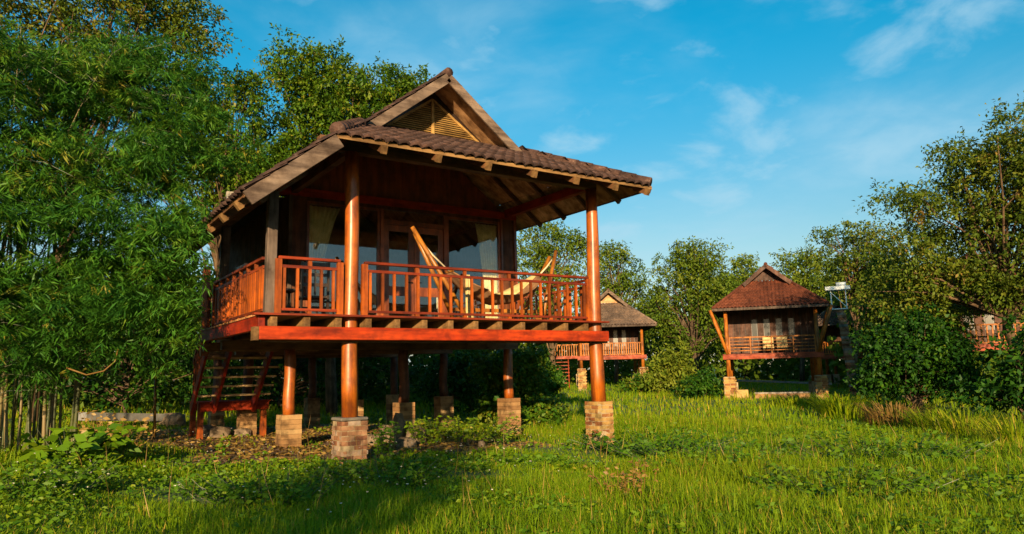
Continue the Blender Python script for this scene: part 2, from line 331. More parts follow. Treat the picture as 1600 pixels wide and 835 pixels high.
def leaves(P, A, length, width, tint, fold=0.15, nrm=None):
    """diamond leaves: base P, axis A (unit), returns V, idx, tint"""
    n = len(P); r = rng.normal(size=(n, 3)) if nrm is None else nrm + rng.normal(size=(n, 3)) * 0.45
    S = norm(np.cross(A, r)); Nn = np.cross(S, A)
    length = np.broadcast_to(length, (n,))[:, None]; width = np.broadcast_to(width, (n,))[:, None]
    V = np.empty((n, 4, 3)); mid = P + A * length * 0.42
    V[:, 0] = P; V[:, 1] = mid + S * width * 0.5 + Nn * width * fold; V[:, 2] = P + A * length - Nn * length * 0.12; V[:, 3] = mid - S * width * 0.5 + Nn * width * fold
    return V.reshape(-1, 3), np.repeat(tint, 4)
def leaf_obj(name, P, A, length, width, tint, material, parent=None, fold=0.15, nrm=None, loc=(0, 0, 0)):
    V, t = leaves(P, A, length, width, tint, fold, nrm)
    me = arr_mesh(name, V - np.array(loc), 4, np.arange(len(V)), material, t)
    return link(bpy.data.objects.new(name, me), parent)

# smooth value noise in plan
_ph = rng.uniform(0, 6.28, (12,)); _dr = rng.normal(size=(12, 2))
def vnoise(x, y, s=1.0):
    r = 0
    for i in range(12):
        k = _dr[i] * s * (0.6 + 0.25 * i); r = r + np.sin(x * k[0] + y * k[1] + _ph[i]) / (1 + 0.25 * i)
    return r / 4.0
def gz(x, y):
    x = np.asarray(x, float); y = np.asarray(y, float)
    return 0.06 - 0.03 * np.clip(x, -9, 15) + 0.018 * np.clip(y - 9, 0, 28) + 0.035 * vnoise(x, y, 0.5)
def ground_at(u, dist):
    """ground position seen in picture column u at a distance along the ground"""
    q = cF + cR * ((u - 800) / FOC) + cU * ((417.5 - 583) / FOC); h = math.hypot(q.x, q.y)
    x = CAM.x + q.x / h * dist; y = CAM.y + q.y / h * dist
    return Vector((x, y, float(gz(x, y))))
def at(u, v, dist):
    q = cF + cR * ((u - 800) / FOC) + cU * ((417.5 - v) / FOC); h = math.hypot(q.x, q.y)
    return CAM + q / h * dist

# ------------------------------------------------------------------ ground
def make_ground():
    # one sheet: fine near, coarse far
    xs = np.concatenate([np.linspace(-400, -30, 12), np.linspace(-28, 50, 157), np.linspace(56, 500, 12)])
    ys = np.concatenate([np.linspace(-400, -26, 12), np.linspace(-24, 60, 169), np.linspace(66, 500, 12)])
    X, Y = np.meshgrid(xs, ys); Z = gz(X, Y)
    V = np.stack([X, Y, Z], -1).reshape(-1, 3); nx = len(xs); ny = len(ys)
    i, j = np.meshgrid(np.arange(nx - 1), np.arange(ny - 1)); a = (j * nx + i).ravel()
    idx = np.stack([a, a + 1, a + nx + 1, a + nx], 1).ravel()
    me = arr_mesh('ground', V, 4, idx, 'ground', None, True)
    xx = V[:, 0]; yy = V[:, 1]
    bare = bare_mask(xx, yy)
    at_ = me.attributes.new('bare', 'FLOAT', 'POINT'); at_.data.foreach_set('value', bare.astype(np.float32))
    o = link(bpy.data.objects.new('ground', me)); tag(o, kind='structure')
def bare_mask(x, y):
    d = np.maximum(np.maximum(-1.6 - x, x - 4.2), np.maximum(1.0 - y, y - 9.5))       # under the house
    d = d + 0.45 * vnoise(x, y, 1.4)
    return np.clip(0.75 - d * 0.9, 0, 0.8)
make_ground()

# ------------------------------------------------------------------ the stilt house
DZ = 2.35; W = 5.15; B = 3.19
RX, RZ, SL, SF = 2.55, 5.15, 0.79, 0.447          # ridge x, ridge height above deck, main slope, front skirt slope
YE, YB, YG = -1.13, 1.26, 2.0                      # front eave, barge plane, louvre plane
XL, XR, XE = -0.68, 5.78, -1.956                   # front eave ends, low left eave
ZE = 2.60; YBK = 10.6
house = empty('stilt_house', (0, 0, 0), 0, 'large red timber stilt house with veranda standing nearest in the centre', 'house')
def zl(x): return RZ - SL * (RX - x) + DZ
def zr(x): return RZ - SL * (x - RX) + DZ
def zf(y): return ZE + SF * (y - YE) + DZ
def brick_pier(parent, x, y, half, z0, z1, bmat, course=0.075, blen=0.21, cap=None, plaster=0.0, seed=0, nparts=True):
    rr = random.Random(seed)
    core = MB().box(x - half + 0.012, x + half - 0.012, y - half + 0.012, y + half - 0.012, z0, z1 - 0.01).build('brick_pier', 'mortar', parent)
    n = int((z1 - z0) / course); course = (z1 - z0) / n
    cnt = max(2, round(2 * half / blen)); bl = 2 * half / cnt
    meshes = []
    for k in range(4):
        g = 0.016; lx = bl * (1 if k % 2 else 0.5) - g
        j = [rr.uniform(-0.006, 0.006) for _ in range(16)]
        mb = MB(); mb.box(-lx / 2 + j[0], lx / 2 + j[1], -0.05, 0.052 + j[2] * 0.5, -course / 2 + 0.008 + j[3] * 0.6, course / 2 - 0.008 + j[4] * 0.6)
        mb.v = [(a + rr.uniform(-0.006, 0.006), b + rr.uniform(-0.006, 0.006), c_ + rr.uniform(-0.005, 0.005)) for a, b, c_ in mb.v]
        meshes.append((mb.mesh('brick', bmat), k % 2))
    for side in range(4):
        ang = side * math.pi / 2; rot = Matrix.Rotation(ang, 4, 'Z')
        # outward normal for side 0 is +Y
        for c in range(n):
            zc = z0 + (c + 0.5) * course; pos = -half; odd = (c + side) % 2
            segs = ([0.5] if odd else []) + [1] * (cnt - (1 if odd else 0)) + ([0.5] if odd else [])
            for s_ in segs:
                ln = bl * s_; ctr = pos + ln / 2; pos += ln
                if rr.random() < plaster: continue
                full = 1 if s_ == 1 else 0
                me = [q for q in meshes if q[1] == full][rr.randrange(2)][0]
                out = half - 0.05 + rr.uniform(-0.012, 0.008)
                mx = Matrix.Translation((x, y, zc)) @ rot @ Matrix.Translation((ctr, out, 0)) @ Matrix.Rotation(rr.uniform(-0.02, 0.02), 4, 'Y')
                inst('brick', me, core, mx)
    if cap:
        MB().box(x - half - 0.012, x + half + 0.012, y - half - 0.012, y + half + 0.012, z1, z1 + 0.05).build('pier_cap', cap, core, bevel=0.015)
    return core
def plaster_pier(parent, x, y, half, z0, z1, seed=0):
    rr = random.Random(seed); core = MB().box(x - half + 0.02, x + half - 0.02, y - half + 0.02, y + half - 0.02, z0, z1 - 0.005).build('plastered_pier', 'render', parent)
    n = max(4, int((z1 - z0) / 0.085)); c = (z1 - z0) / n
    me = []
    for k in range(3):
        d = [rr.uniform(-0.007, 0.007) for _ in range(4)]
        me.append(MB().box(-half + d[0], half + d[1], -half + d[2], half + d[3], -c / 2 + 0.003, c / 2 - 0.003).mesh('brick_course', 'render'))
    for k in range(n):
        inst('brick_course', me[k % 3], core, Matrix.Translation((x, y, z0 + (k + 0.5) * c)))
    return core
G = lambda x, y: float(gz(x, y)) - 0.12
# piers: front left worn brick, front right yellow brick, the others plastered
brick_pier(house, 0, 0, 0.215, G(0, 0), DZ - 1.66, 'brick_old', 0.07, 0.21, 'concrete', 0.14, 1)
brick_pier(house, W + 0.02, -0.02, 0.20, G(W, 0), DZ - 1.57, 'brick', 0.072, 0.19, None, 0.03, 2)
for i, (px, py) in enumerate([(0, B), (W, B), (W, 2 * B), (W, 3 * B), (0, 2 * B), (0, 3 * B), (2.6, B + 0.3), (2.6, 2 * B), (2.6, 3 * B)]):
    plaster_pier(house, px, py, 0.195 if i < 3 else 0.18, G(px, py), DZ - 1.56 - (0.12 if i == 0 else 0), 10 + i)
# posts
def post(x, y, z0, z1, r0, r1, material='post', nm='post', dx=0.0):
    k = 9; pts = []; rad = []
    for i in range(k):
        t = i / (k - 1); pts.append((x + dx * t + 0.012 * math.sin(3 + 7 * t + x), y + 0.01 * math.sin(5 * t + y), z0 + (z1 - z0) * t)); rad.append((r0 + (r1 - r0) * t) * (1 + 0.03 * math.sin(9 * t + x * 3)))
    return MB().tube(pts, rad, 20).build(nm, material, house, True)
post(0, 0, DZ - 1.62, DZ + 2.74, 0.128, 0.112)
post(W + 0.03, 0, DZ - 1.58, DZ + 2.74, 0.148, 0.118)
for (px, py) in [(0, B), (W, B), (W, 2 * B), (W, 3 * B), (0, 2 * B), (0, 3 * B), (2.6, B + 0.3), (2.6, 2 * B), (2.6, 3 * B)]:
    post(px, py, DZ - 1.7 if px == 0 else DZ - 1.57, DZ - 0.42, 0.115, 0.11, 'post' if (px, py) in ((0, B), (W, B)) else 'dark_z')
# floor frame
MB().box(-1.52, W + 0.12, -0.30, -0.16, DZ - 0.40, DZ - 0.20).build('front_beam', 'red_x', house, bevel=0.008)
MB().box(-1.60, -1.525, -0.28, -0.12, DZ - 0.41, DZ - 0.21).build('beam_end', 'tan_y', house)
MB().box(-1.50, -1.40, -0.15, 4.25, DZ - 0.24, DZ - 0.03).build('side_beam', 'red_y', house, bevel=0.008)
for yy in (B, 2 * B, 3 * B):
    MB().box(-1.3 if yy < 4 else -0.3, W + 0.25, yy - 0.08, yy + 0.08, DZ - 0.425, DZ - 0.245).build('floor_beam', 'brown_x', house)
MB().box(-1.42, 0.9, 4.12, 4.26, DZ - 0.42, DZ - 0.245).build('floor_beam', 'tan_x', house)
MB().box(-1.45, W + 0.2, -0.155, -0.06, DZ - 0.43, DZ - 0.25).build('floor_beam', 'brown_x', house)
k = 0; x = -1.29
jme = MB().box(-0.05, 0.05, -0.21, 9.8, -0.195, -0.035).mesh('joist', 'tan_y'); jms = MB().box(-0.05, 0.05, -0.21, 4.2, -0.195, -0.035).mesh('joist', 'tan_y')
while x < W + 0.1:
    inst('joist', jms if x < -0.1 else jme, house, Matrix.Translation((x, 0, DZ)))
    x += 0.505
# deck boards run along the front; the first one shows its edge
deck = MB().box(-1.6, W + 0.16, -0.285, -0.14, DZ - 0.032, DZ).build('veranda_deck', 'rail_x', house)
yy = -0.135; bm_ = None
bme = MB().box(-1.52, W + 0.12, 0, 0.137, -0.03, 0).mesh('plank', 'plank')
while yy < B - 0.1:
    inst('plank', bme, deck, Matrix.Translation((0, yy, DZ - 0.002))); yy += 0.142
bme = MB().box(-1.52, 0.05, 0, 0.137, -0.03, 0).mesh('plank', 'plank')
while yy < 4.2:
    inst('plank', bme, deck, Matrix.Translation((0, yy, DZ - 0.002))); yy += 0.142
# front railing: two bays, double top rail
def railing(name, a, b, n, parent, zb, axis='x', ends=(True, True), h=0.86, bw=0.042, mid=True, lean=0.0):
    a = Vector((a[0], a[1], 0)); b = Vector((b[0], b[1], 0)); d = (b - a); ln = d.length; d.normalize()
    rm = 'rail_x' if axis == 'x' else 'rail_y'
    r = MB().beam(a + Vector((0, 0, zb + h + 0.02)), b + Vector((0, 0, zb + h + 0.02)), 0.085, 0.045).build(name, rm, parent, bevel=0.005)
    MB().beam(a + Vector((0, 0, zb + h - 0.115)), b + Vector((0, 0, zb + h - 0.115)), 0.05, 0.045).build('rail', rm, r)
    MB().beam(a + Vector((0, 0, zb + 0.075)), b + Vector((0, 0, zb + 0.075)), 0.05, 0.04).build('rail', rm, r)
    me = MB().box(-bw / 2, bw / 2, -bw / 2, bw / 2, zb + 0.095, zb + h - 0.138).mesh('baluster', 'rail_z')
    for i in range(n):
        t = (i + 0.5) / n * ln; p = a + d * t
        inst('baluster', me, r, Matrix.Translation((p.x, p.y, 0)) @ Matrix.Rotation(random.uniform(-0.004, 0.004), 4, 'Y') @ Matrix.Rotation(random.uniform(-0.05, 0.05), 4, 'Z'))
    me2 = MB().box(-0.03, 0.03, -0.02, 0.02, zb + h - 0.092, zb + h - 0.003).mesh('spacer', 'rail_z')
    me3 = MB().box(-0.03, 0.03, -0.025, 0.025, zb + 0.002, zb + 0.054).mesh('spacer', 'rail_z')
    for i in range(1, max(2, n // 4)):
        p = a + d * (ln * i / max(2, n // 4)); inst('spacer', me2, r, Matrix.Translation((p.x, p.y, 0))); inst('spacer', me3, r, Matrix.Translation((p.x, p.y, 0)))
    me4 = MB().box(-0.05, 0.05, -0.035, 0.035, zb, zb + h - 0.003).mesh('rail_post', 'rail_z')
    for e, p in zip(ends, (a, b)):
        if e: inst('rail_post', me4, r, Matrix.Translation((p.x, p.y, 0)))
    return r
railing('front_railing', (-1.2, -0.06), (-0.21, -0.06), 5, house, DZ, 'x')
railing('front_railing', (0.21, -0.06), (W - 0.18, -0.06), 22, house, DZ, 'x')
railing('left_railing', (-1.36, 0.12), (-1.36, 3.55), 31, house, DZ, 'y', (False, True), bw=0.05)
railing('right_railing', (W + 0.06, 0.2), (W + 0.06, B - 0.15), 16, house, DZ, 'y', (False, True))
# weathered side posts carrying the low left eave
MB().beam((-1.31, 0.0, DZ - 0.19), (-1.28, 0.02, DZ + 1.93), 0.155, 0.14, (0, 1, 0)).build('side_post', 'grey_z', house, bevel=0.01)
MB().beam((-1.30, B, DZ - 0.03), (-1.28, B, DZ + 1.93), 0.15, 0.13, (0, 1, 0)).build('side_post', 'grey_z', house, bevel=0.01)
MB().box(-1.36, -1.22, -0.9, YBK - 0.2, DZ + 1.93, DZ + 2.05).build('side_plate', 'brown_y', house)
MB().beam((-1.36, 4.45, DZ - 0.5), (-1.36, 4.45, DZ + 1.32), 0.13, 0.11, (0, 1, 0)).build('newel_post', 'post', house, bevel=0.006)
# roof beams over the veranda
MB().box(XL + 0.1, XR - 0.5, -0.09, 0.09, DZ + 2.74, DZ + 2.95).build('eave_beam', 'brown_x', house, bevel=0.006)
MB().box(-0.06, 0.06, 0.095, B - 0.07, DZ + 2.74, DZ + 2.90).build('tie_beam', 'brown_y', house)
MB().box(W - 0.05, W + 0.09, 0.095, B - 0.07, DZ + 2.74, DZ + 2.92).build('tie_beam', 'red_y', house)
MB().box(-0.35, W + 0.3, B - 0.065, B + 0.075, DZ + 2.70, DZ + 2.87).build('wall_beam', 'red_x', house, bevel=0.006)
# ---- walls
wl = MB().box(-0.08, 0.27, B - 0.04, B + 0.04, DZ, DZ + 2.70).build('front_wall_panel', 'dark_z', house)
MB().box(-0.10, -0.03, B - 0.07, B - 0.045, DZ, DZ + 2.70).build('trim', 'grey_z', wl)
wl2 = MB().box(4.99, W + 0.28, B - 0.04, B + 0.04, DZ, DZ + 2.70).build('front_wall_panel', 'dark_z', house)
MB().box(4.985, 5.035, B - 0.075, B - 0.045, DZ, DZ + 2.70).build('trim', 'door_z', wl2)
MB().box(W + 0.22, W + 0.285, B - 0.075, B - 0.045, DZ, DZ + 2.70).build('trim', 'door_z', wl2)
def upper_wall():
    xs = [-0.3, W + 0.3]; mb = MB()
    mb.slab([(xs[0], B + 0.1, DZ + 2.872), (xs[1], B + 0.1, DZ + 2.872), (xs[1], B + 0.1, zr(xs[1]) - 0.2), (RX, B + 0.1, zr(RX) - 0.25), (xs[0], B + 0.1, zl(xs[0]) - 0.2)], 0.05)
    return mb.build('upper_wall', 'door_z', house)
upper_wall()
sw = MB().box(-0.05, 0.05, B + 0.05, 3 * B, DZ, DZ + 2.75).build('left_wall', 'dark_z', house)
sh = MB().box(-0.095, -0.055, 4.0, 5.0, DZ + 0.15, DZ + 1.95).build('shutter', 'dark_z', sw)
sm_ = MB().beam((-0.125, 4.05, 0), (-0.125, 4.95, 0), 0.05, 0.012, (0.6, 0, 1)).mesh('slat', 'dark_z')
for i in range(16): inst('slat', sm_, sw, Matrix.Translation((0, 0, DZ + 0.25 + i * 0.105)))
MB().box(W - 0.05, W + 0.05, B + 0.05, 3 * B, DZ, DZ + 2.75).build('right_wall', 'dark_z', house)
MB().box(0.06, W - 0.06, 3 * B - 0.1, 3 * B, DZ, DZ + 4.2).build('back_wall', 'plaster', house)
MB().box(0.06, W - 0.06, B + 0.05, 3 * B - 0.11, DZ - 0.03, DZ).build('room_floor', 'brown_y', house)
MB().box(0.06, W - 0.06, 6.5, 6.58, DZ + 0.002, DZ + 2.6).build('partition', 'plaster', house)
def window(name, x0, x1, z0, z1, muls=(), y=B, transom=None):
    f = 0.055
    mb = MB(); mb.box(x0, x1, y - 0.04, y + 0.03, z1 - f, z1); mb.box(x0, x1, y - 0.04, y + 0.03, z0, z0 + f)
    mb.box(x0, x0 + f, y - 0.04, y + 0.03, z0 + f, z1 - f); mb.box(x1 - f, x1, y - 0.04, y + 0.03, z0 + f, z1 - f)
    o = mb.build(name, 'door_z', house)
    xs = [x0 + f] + list(muls) + [x1 - f]
    for a, b in zip(xs[:-1], xs[1:]):
        MB().box(a, b, y - 0.01, y - 0.002, z0 + f, z1 - f).build('pane', 'glass', o)
    for q in muls: MB().box(q - 0.02, q + 0.02, y - 0.035, y + 0.025, z0 + f, z1 - f).build('mullion', 'door_z', o)
    return o
window('window', 0.275, 1.88, DZ + 0.03, DZ + 2.62)
window('window', 3.52, 4.985, DZ + 0.03, DZ + 2.62)
MB().box(0.275, 4.985, B - 0.045, B + 0.04, DZ + 2.625, DZ + 2.697).build('lintel', 'dark_z', house)
for xx in (1.885, 3.44): MB().box(xx, xx + 0.075, B - 0.06, B + 0.05, DZ, DZ + 2.622).build('door_jamb', 'door_z', house)
MB().box(1.962, 3.438, B - 0.05, B + 0.04, DZ + 2.30, DZ + 2.40).build('door_head', 'door_z', house)
MB().box(1.962, 3.438, B - 0.01, B - 0.002, DZ + 2.402, DZ + 2.62).build('transom_pane', 'glass', house)
for s_, x0, x1 in ((0, 1.966, 2.694), (1, 2.706, 3.434)):
    z0, z1 = DZ + 0.02, DZ + 2.295; f = 0.13; mb = MB()
    mb.box(x0, x0 + f, B - 0.03, B + 0.02, z0, z1); mb.box(x1 - f, x1, B - 0.03, B + 0.02, z0, z1)
    for za, zb in ((z0, z0 + 0.16), (z0 + 0.72, z0 + 0.92), (z1 - 0.14, z1)): mb.box(x0 + f, x1 - f, B - 0.028, B + 0.018, za, zb)
    d = mb.build('door', 'door_z', house)
    MB().box(x0 + f, x1 - f, B - 0.01, B - 0.002, z0 + 0.92, z1 - 0.14).build('pane', 'glass', d)
    MB().box(x0 + f, x1 - f, B - 0.01, B - 0.002, z0 + 0.16, z0 + 0.72).build('pane', 'glass', d)
    hx = x1 - 0.06 if s_ == 0 else x0 + 0.06
    MB().tube([(hx, B - 0.03, z0 + 1.02), (hx, B - 0.075, z0 + 1.02), (hx + (-0.1 if s_ == 0 else 0.1), B - 0.075, z0 + 1.02)], 0.012, 8).build('handle', 'lamp', d, True)
# ---- staircase going down behind the side deck
st = empty('staircase', parent=house)
for xs in (-0.85, -0.02):
    MB().beam((xs, 4.22, DZ - 0.12), (xs, 5.85, DZ - 1.62), 0.06, 0.24).build('stringer', 'red_y', st)
for i in range(7):
    yy = 4.36 + i * 0.205; z = DZ - 0.17 - i * 0.195
    MB().box(-1.3, 0.28, yy - 0.12, yy + 0.14, z, z + 0.042).build('tread', 'tread', st)
MB().beam((-1.3, 4.3, DZ + 0.75), (-1.3, 5.75, DZ - 0.62), 0.05, 0.07).build('handrail', 'rail_y', st)
bl_ = MB().box(-0.02, 0.02, -0.02, 0.02, 0, 0.84).mesh('baluster', 'rail_z')
for i in range(8):
    t = i / 7; inst('baluster', bl_, st, Matrix.Translation((-1.3, 4.38 + 1.3 * t, DZ - 0.16 - 1.26 * t)))
MB().beam((-1.3, 4.2, DZ - 0.1), (-1.3, 5.85, DZ - 1.62), 0.05, 0.2).build('stringer', 'red_y', st)
pl = MB().box(-1.12, 0.34, 5.82, 5.9, DZ - 1.66, DZ - 1.49).build('landing', 'red_x', st, bevel=0.006)
MB().box(-1.12, 0.34, 6.85, 6.93, DZ - 1.66, DZ - 1.49).build('landing_beam', 'red_x', st)
for i in range(7):
    MB().box(-1.16, 0.38, 5.83 + i * 0.155, 5.975 + i * 0.155, DZ - 1.488, DZ - 1.455).build('plank', 'red_x', st)
for xx in (-1.09, 0.26):
    for yy in (5.91, 6.74): MB().box(xx - 0.06, xx + 0.06, yy, yy + 0.1, G(xx, yy), DZ - 1.492).build('leg', 'rail_z', st)
# ---- roof
roof = empty('roof', parent=house)
def tile_mesh(wd, ln, name, material, h=0.045, seg=5):
    mb = MB(); vs = []; fs = []
    for j, (yy, lift) in enumerate(((0, 0.045), (ln, 0.012))):
        for i in range(seg):
            t = i / (seg - 1); vs.append(((t - 0.5) * wd, yy - (0.035 * math.sin(math.pi * t) if j == 0 else 0), lift + h * math.sin(math.pi * t)))
    for i in range(seg): vs.append((vs[i][0], vs[i][1] + 0.004, vs[i][2] - 0.04))
    for i in range(seg - 1): fs.append((i, i + 1, seg + i + 1, seg + i)); fs.append((i + 1, i, 2 * seg + i, 2 * seg + i + 1))
    return vs, fs
def inpoly(px, py, poly):
    c = False; j = len(poly) - 1
    for i in range(len(poly)):
        xi, yi = poly[i]; xj, yj = poly[j]
        if ((yi > py) != (yj > py)) and (px < (xj - xi) * (py - yi) / (yj - yi) + xi): c = not c
        j = i
    return c
def tile_place(O, U, V, poly, tw, te, jit=0.01, rr=random):
    O = Vector(O); U = Vector(U).normalized(); V = Vector(V).normalized(); Nn = U.cross(V)
    us = [p[0] for p in poly]; vv = [p[1] for p in poly]; res = []
    r = 0; v = min(vv)
    while v < max(vv):
        u = min(us) + tw / 2
        while u < max(us):
            if inpoly(u, v + te * 0.4, poly):
                p = O + U * u + V * v + U * rr.uniform(-jit, jit) + V * rr.uniform(-jit, jit)
                mx = Matrix(((U.x, V.x, Nn.x, p.x), (U.y, V.y, Nn.y, p.y), (U.z, V.z, Nn.z, p.z), (0, 0, 0, 1)))
                res.append((mx @ Matrix.Rotation(rr.uniform(-0.03, 0.03), 4, 'Z'), r))
            u += tw
        v += te; r += 1
    return res
cF_ = math.sqrt(1 + SF * SF); cL_ = math.sqrt(1 + SL * SL)
ts = 0.20; te = 0.315
# front skirt: one object for each tile
vF = (0, 1, SF); lenF = (YG - YE) * cF_
def hipx(y): return XL + SF * (y - YE) / SL
polyF = [(XL - 0.02, -0.06), (XR + 0.02, -0.06), (XR - (hipx(YG) - XL), lenF), (hipx(YG), lenF)]
tv, tf = tile_mesh(ts, te + 0.1, 'tile', 'tile')
tmeshes = []
for k in range(3):
    jv = [(a + random.uniform(-0.004, 0.004), b + random.uniform(-0.008, 0.008), c + random.uniform(-0.004, 0.004)) for a, b, c in tv]
    tmeshes.append(MB().add(jv, tf).mesh('tile', 'tile', True))
places = tile_place((0, YE, ZE + DZ + 0.03), (1, 0, 0), vF, polyF, ts, te)
ntile = 0; rest = MB()
for mx, r in places:
    if ntile < 295: inst('tile', random.choice(tmeshes), roof, mx); ntile += 1
    else: rest.add([mx @ Vector(q) for q in tv], tf)
# left and right planes: far more tiles than can be counted, joined
def plane_tiles(mb, O, U, V, poly, tw=ts, te_=te):
    for mx, r in tile_place(O, U, V, poly, tw, te_): mb.add([mx @ Vector(q) for q in tv], tf)
def Lv(x): return (x - XE) * cL_
polyL = [(-YBK, Lv(XE) - 0.05), (-YE, Lv(XE) - 0.05), (-YE, Lv(XL)), (-YB, Lv(hipx(YB))), (-YB, Lv(RX)), (-YBK, Lv(RX))]
plane_tiles(rest, (XE, 0, zl(XE) + 0.03), (0, -1, 0), (1, 0, SL), polyL)
polyR = [(YE, -0.05), (YBK, -0.05), (YBK, (XR - RX) * cL_), (YB, (XR - RX) * cL_), (YB, (XR - (XR - (hipx(YB) - XL))) * cL_)]
plane_tiles(rest, (XR, 0, zr(XR) + 0.03), (0, 1, 0), (-1, 0, SL), polyR)
o = rest.build('tile_covering', 'tile', roof, True); o['kind'] = 'stuff'
# caps on ridge and hips
MB().tube([(RX, YB - 0.05, RZ + DZ + 0.03), (RX, YBK, RZ + DZ + 0.03)], 0.1, 10).build('ridge_cap', 'tile', roof, True)
for sgn, xa, xb in ((1, XL, hipx(YB)), (-1, XR, XR - (hipx(YB) - XL))):
    n = 9
    for i in range(n):
        a = Vector((xa, YE, ZE + DZ + 0.10)).lerp(Vector((xb, YB, zf(YB) + 0.10)), i / n); b = Vector((xa, YE, ZE + DZ + 0.10)).lerp(Vector((xb, YB, zf(YB) + 0.10)), (i + 1.12) / n)
        MB().tube([a, b], [0.115, 0.098], 12).build('hip_cap', 'tile', roof, True)
# boarded undersides
pan = empty('ceiling', parent=roof)
def clip(poly, a, b, c):
    out_ = []
    for i in range(len(poly)):
        p, q = poly[i], poly[(i + 1) % len(poly)]; fp = a * p[0] + b * p[1] + c; fq = a * q[0] + b * q[1] + c
        if fp >= 0: out_.append(p)
        if (fp >= 0) != (fq >= 0):
            t = fp / (fp - fq); out_.append((p[0] + t * (q[0] - p[0]), p[1] + t * (q[1] - p[1])))
    return out_
def panels(xy, zfun, sx, sy, parent):
    us = [p[0] for p in xy]; vv = [p[1] for p in xy]; x = min(us); 
    while x < max(us):
        y = min(vv)
        while y < max(vv):
            q = clip(clip(clip(clip(xy, 1, 0, -x - 0.004), -1, 0, x + sx - 0.004), 0, 1, -y - 0.004), 0, -1, y + sy - 0.004)
            if len(q) > 2:
                dd = random.uniform(-0.006, 0.004)
                MB().slab([(a, b, zfun(a, b) + dd) for a, b in q], 0.012).build('ceiling_panel', 'panel', parent)
            y += sy
        x += sx
panels([(XL, YE), (XR, YE), (XR - (hipx(YG) - XL), YG), (hipx(YG), YG)], lambda a, b: zf(b) - 0.012, 0.92, 0.8, pan)
xh = XR - (hipx(YB) - XL)
panels([(XR, YE), (XR, 4.4), (xh, 4.4), (xh, YB)], lambda a, b: zr(a) - 0.012, 0.7, 0.95, pan)
MB().slab([(XR, 4.405, zr(XR) - 0.012), (XR, YBK, zr(XR) - 0.012), (RX, YBK, zr(RX) - 0.012), (RX, YB + 0.02, zr(RX) - 0.012), (xh - 0.005, YB + 0.02, zr(xh) - 0.012), (xh - 0.005, 4.405, zr(xh) - 0.012)], 0.02).build('roof_deck', 'panel', roof)
MB().slab([(XE, YE + 0.03, zl(XE) - 0.012), (XE, YBK, zl(XE) - 0.012), (RX, YBK, zl(RX) - 0.012), (RX, YB + 0.02, zl(RX) - 0.012), (hipx(YB), YB + 0.02, zl(hipx(YB)) - 0.012), (XL, YE + 0.03, zl(XL) - 0.012)], 0.02).build('roof_deck', 'panel', roof)
# rafters
for x in (0.05, 1.0, 1.95, 2.9, 3.85, 4.8, 5.62):
    ymax = YG if hipx(YG) < x < XR - (hipx(YG) - XL) else YE + (min(x - XL, XR - x)) * SL / SF
    ya = YE - 0.03
    MB().beam((x, ya, zf(ya) - 0.085), (x, max(ymax, ya + 0.3), zf(max(ymax, ya + 0.3)) - 0.085), 0.06, 0.11).build('rafter', 'brown_y', roof)
    MB().beam((x, ya - 0.07, zf(ya - 0.07) - 0.085), (x, ya - 0.005, zf(ya - 0.005) - 0.085), 0.085, 0.13).build('rafter_end', 'tan_y', roof)
yy = -0.2
while yy < B + 0.1:
    xtop = xh if yy > YB else XR - (hipx(yy) - XL)
    if XR - xtop > 0.15: MB().beam((XR + 0.02, yy, zr(XR + 0.02) - 0.08), (xtop, yy, zr(xtop) - 0.08), 0.06, 0.1).build('rafter', 'brown_x', roof)
    yy += 0.93
for yy in (-0.6, 0.35, 1.3, 2.25, 3.2, 4.15, 5.1):
    xt = RX if yy > YB else hipx(yy)
    MB().beam((XE + 0.05, yy, zl(XE + 0.05) - 0.085), (xt, yy, zl(xt) - 0.085), 0.06, 0.11).build('rafter', 'brown_x', roof)
    MB().beam((XE - 0.02, yy, zl(XE - 0.02) - 0.09), (XE + 0.045, yy, zl(XE + 0.045) - 0.09), 0.1, 0.14).build('rafter_end', 'tan_y', roof)
MB().beam((XL, YE, ZE + DZ - 0.06), (hipx(YB), YB, zf(YB) - 0.06), 0.07, 0.1).build('hip_rafter', 'brown_y', roof)
MB().beam((XR, YE, ZE + DZ - 0.06), (xh, YB, zf(YB) - 0.06), 0.07, 0.1).build('hip_rafter', 'brown_y', roof)
# fascias
MB().box(XL - 0.02, XR + 0.02, YE - 0.025, YE, ZE + DZ - 0.035, ZE + DZ + 0.03).build('fascia', 'tan_x', roof)
MB().box(XR, XR + 0.02, YE + 0.005, YBK, ZE + DZ - 0.05, ZE + DZ + 0.03).build('fascia', 'brown_y', roof)
MB().box(XE - 0.012, XE + 0.012, YE + 0.2, YBK, zl(XE) - 0.04, zl(XE) + 0.03).build('fascia', 'brown_y', roof)
# low left rake board (weathered)
ny = YE - 0.035
MB().beam((XL + 0.03, ny, zl(XL + 0.03) - 0.10), (XE + 0.0, ny, zl(XE) - 0.10), 0.045, 0.215, (0, 0, 1)).build('rake_board', 'grey_x', roof, bevel=0.006)
MB().beam((XL - 0.1, 0.0, zl(XL - 0.1) - 0.2), (-1.5, 0.0, zl(-1.5) - 0.2), 0.06, 0.12).build('rafter', 'brown_x', roof)
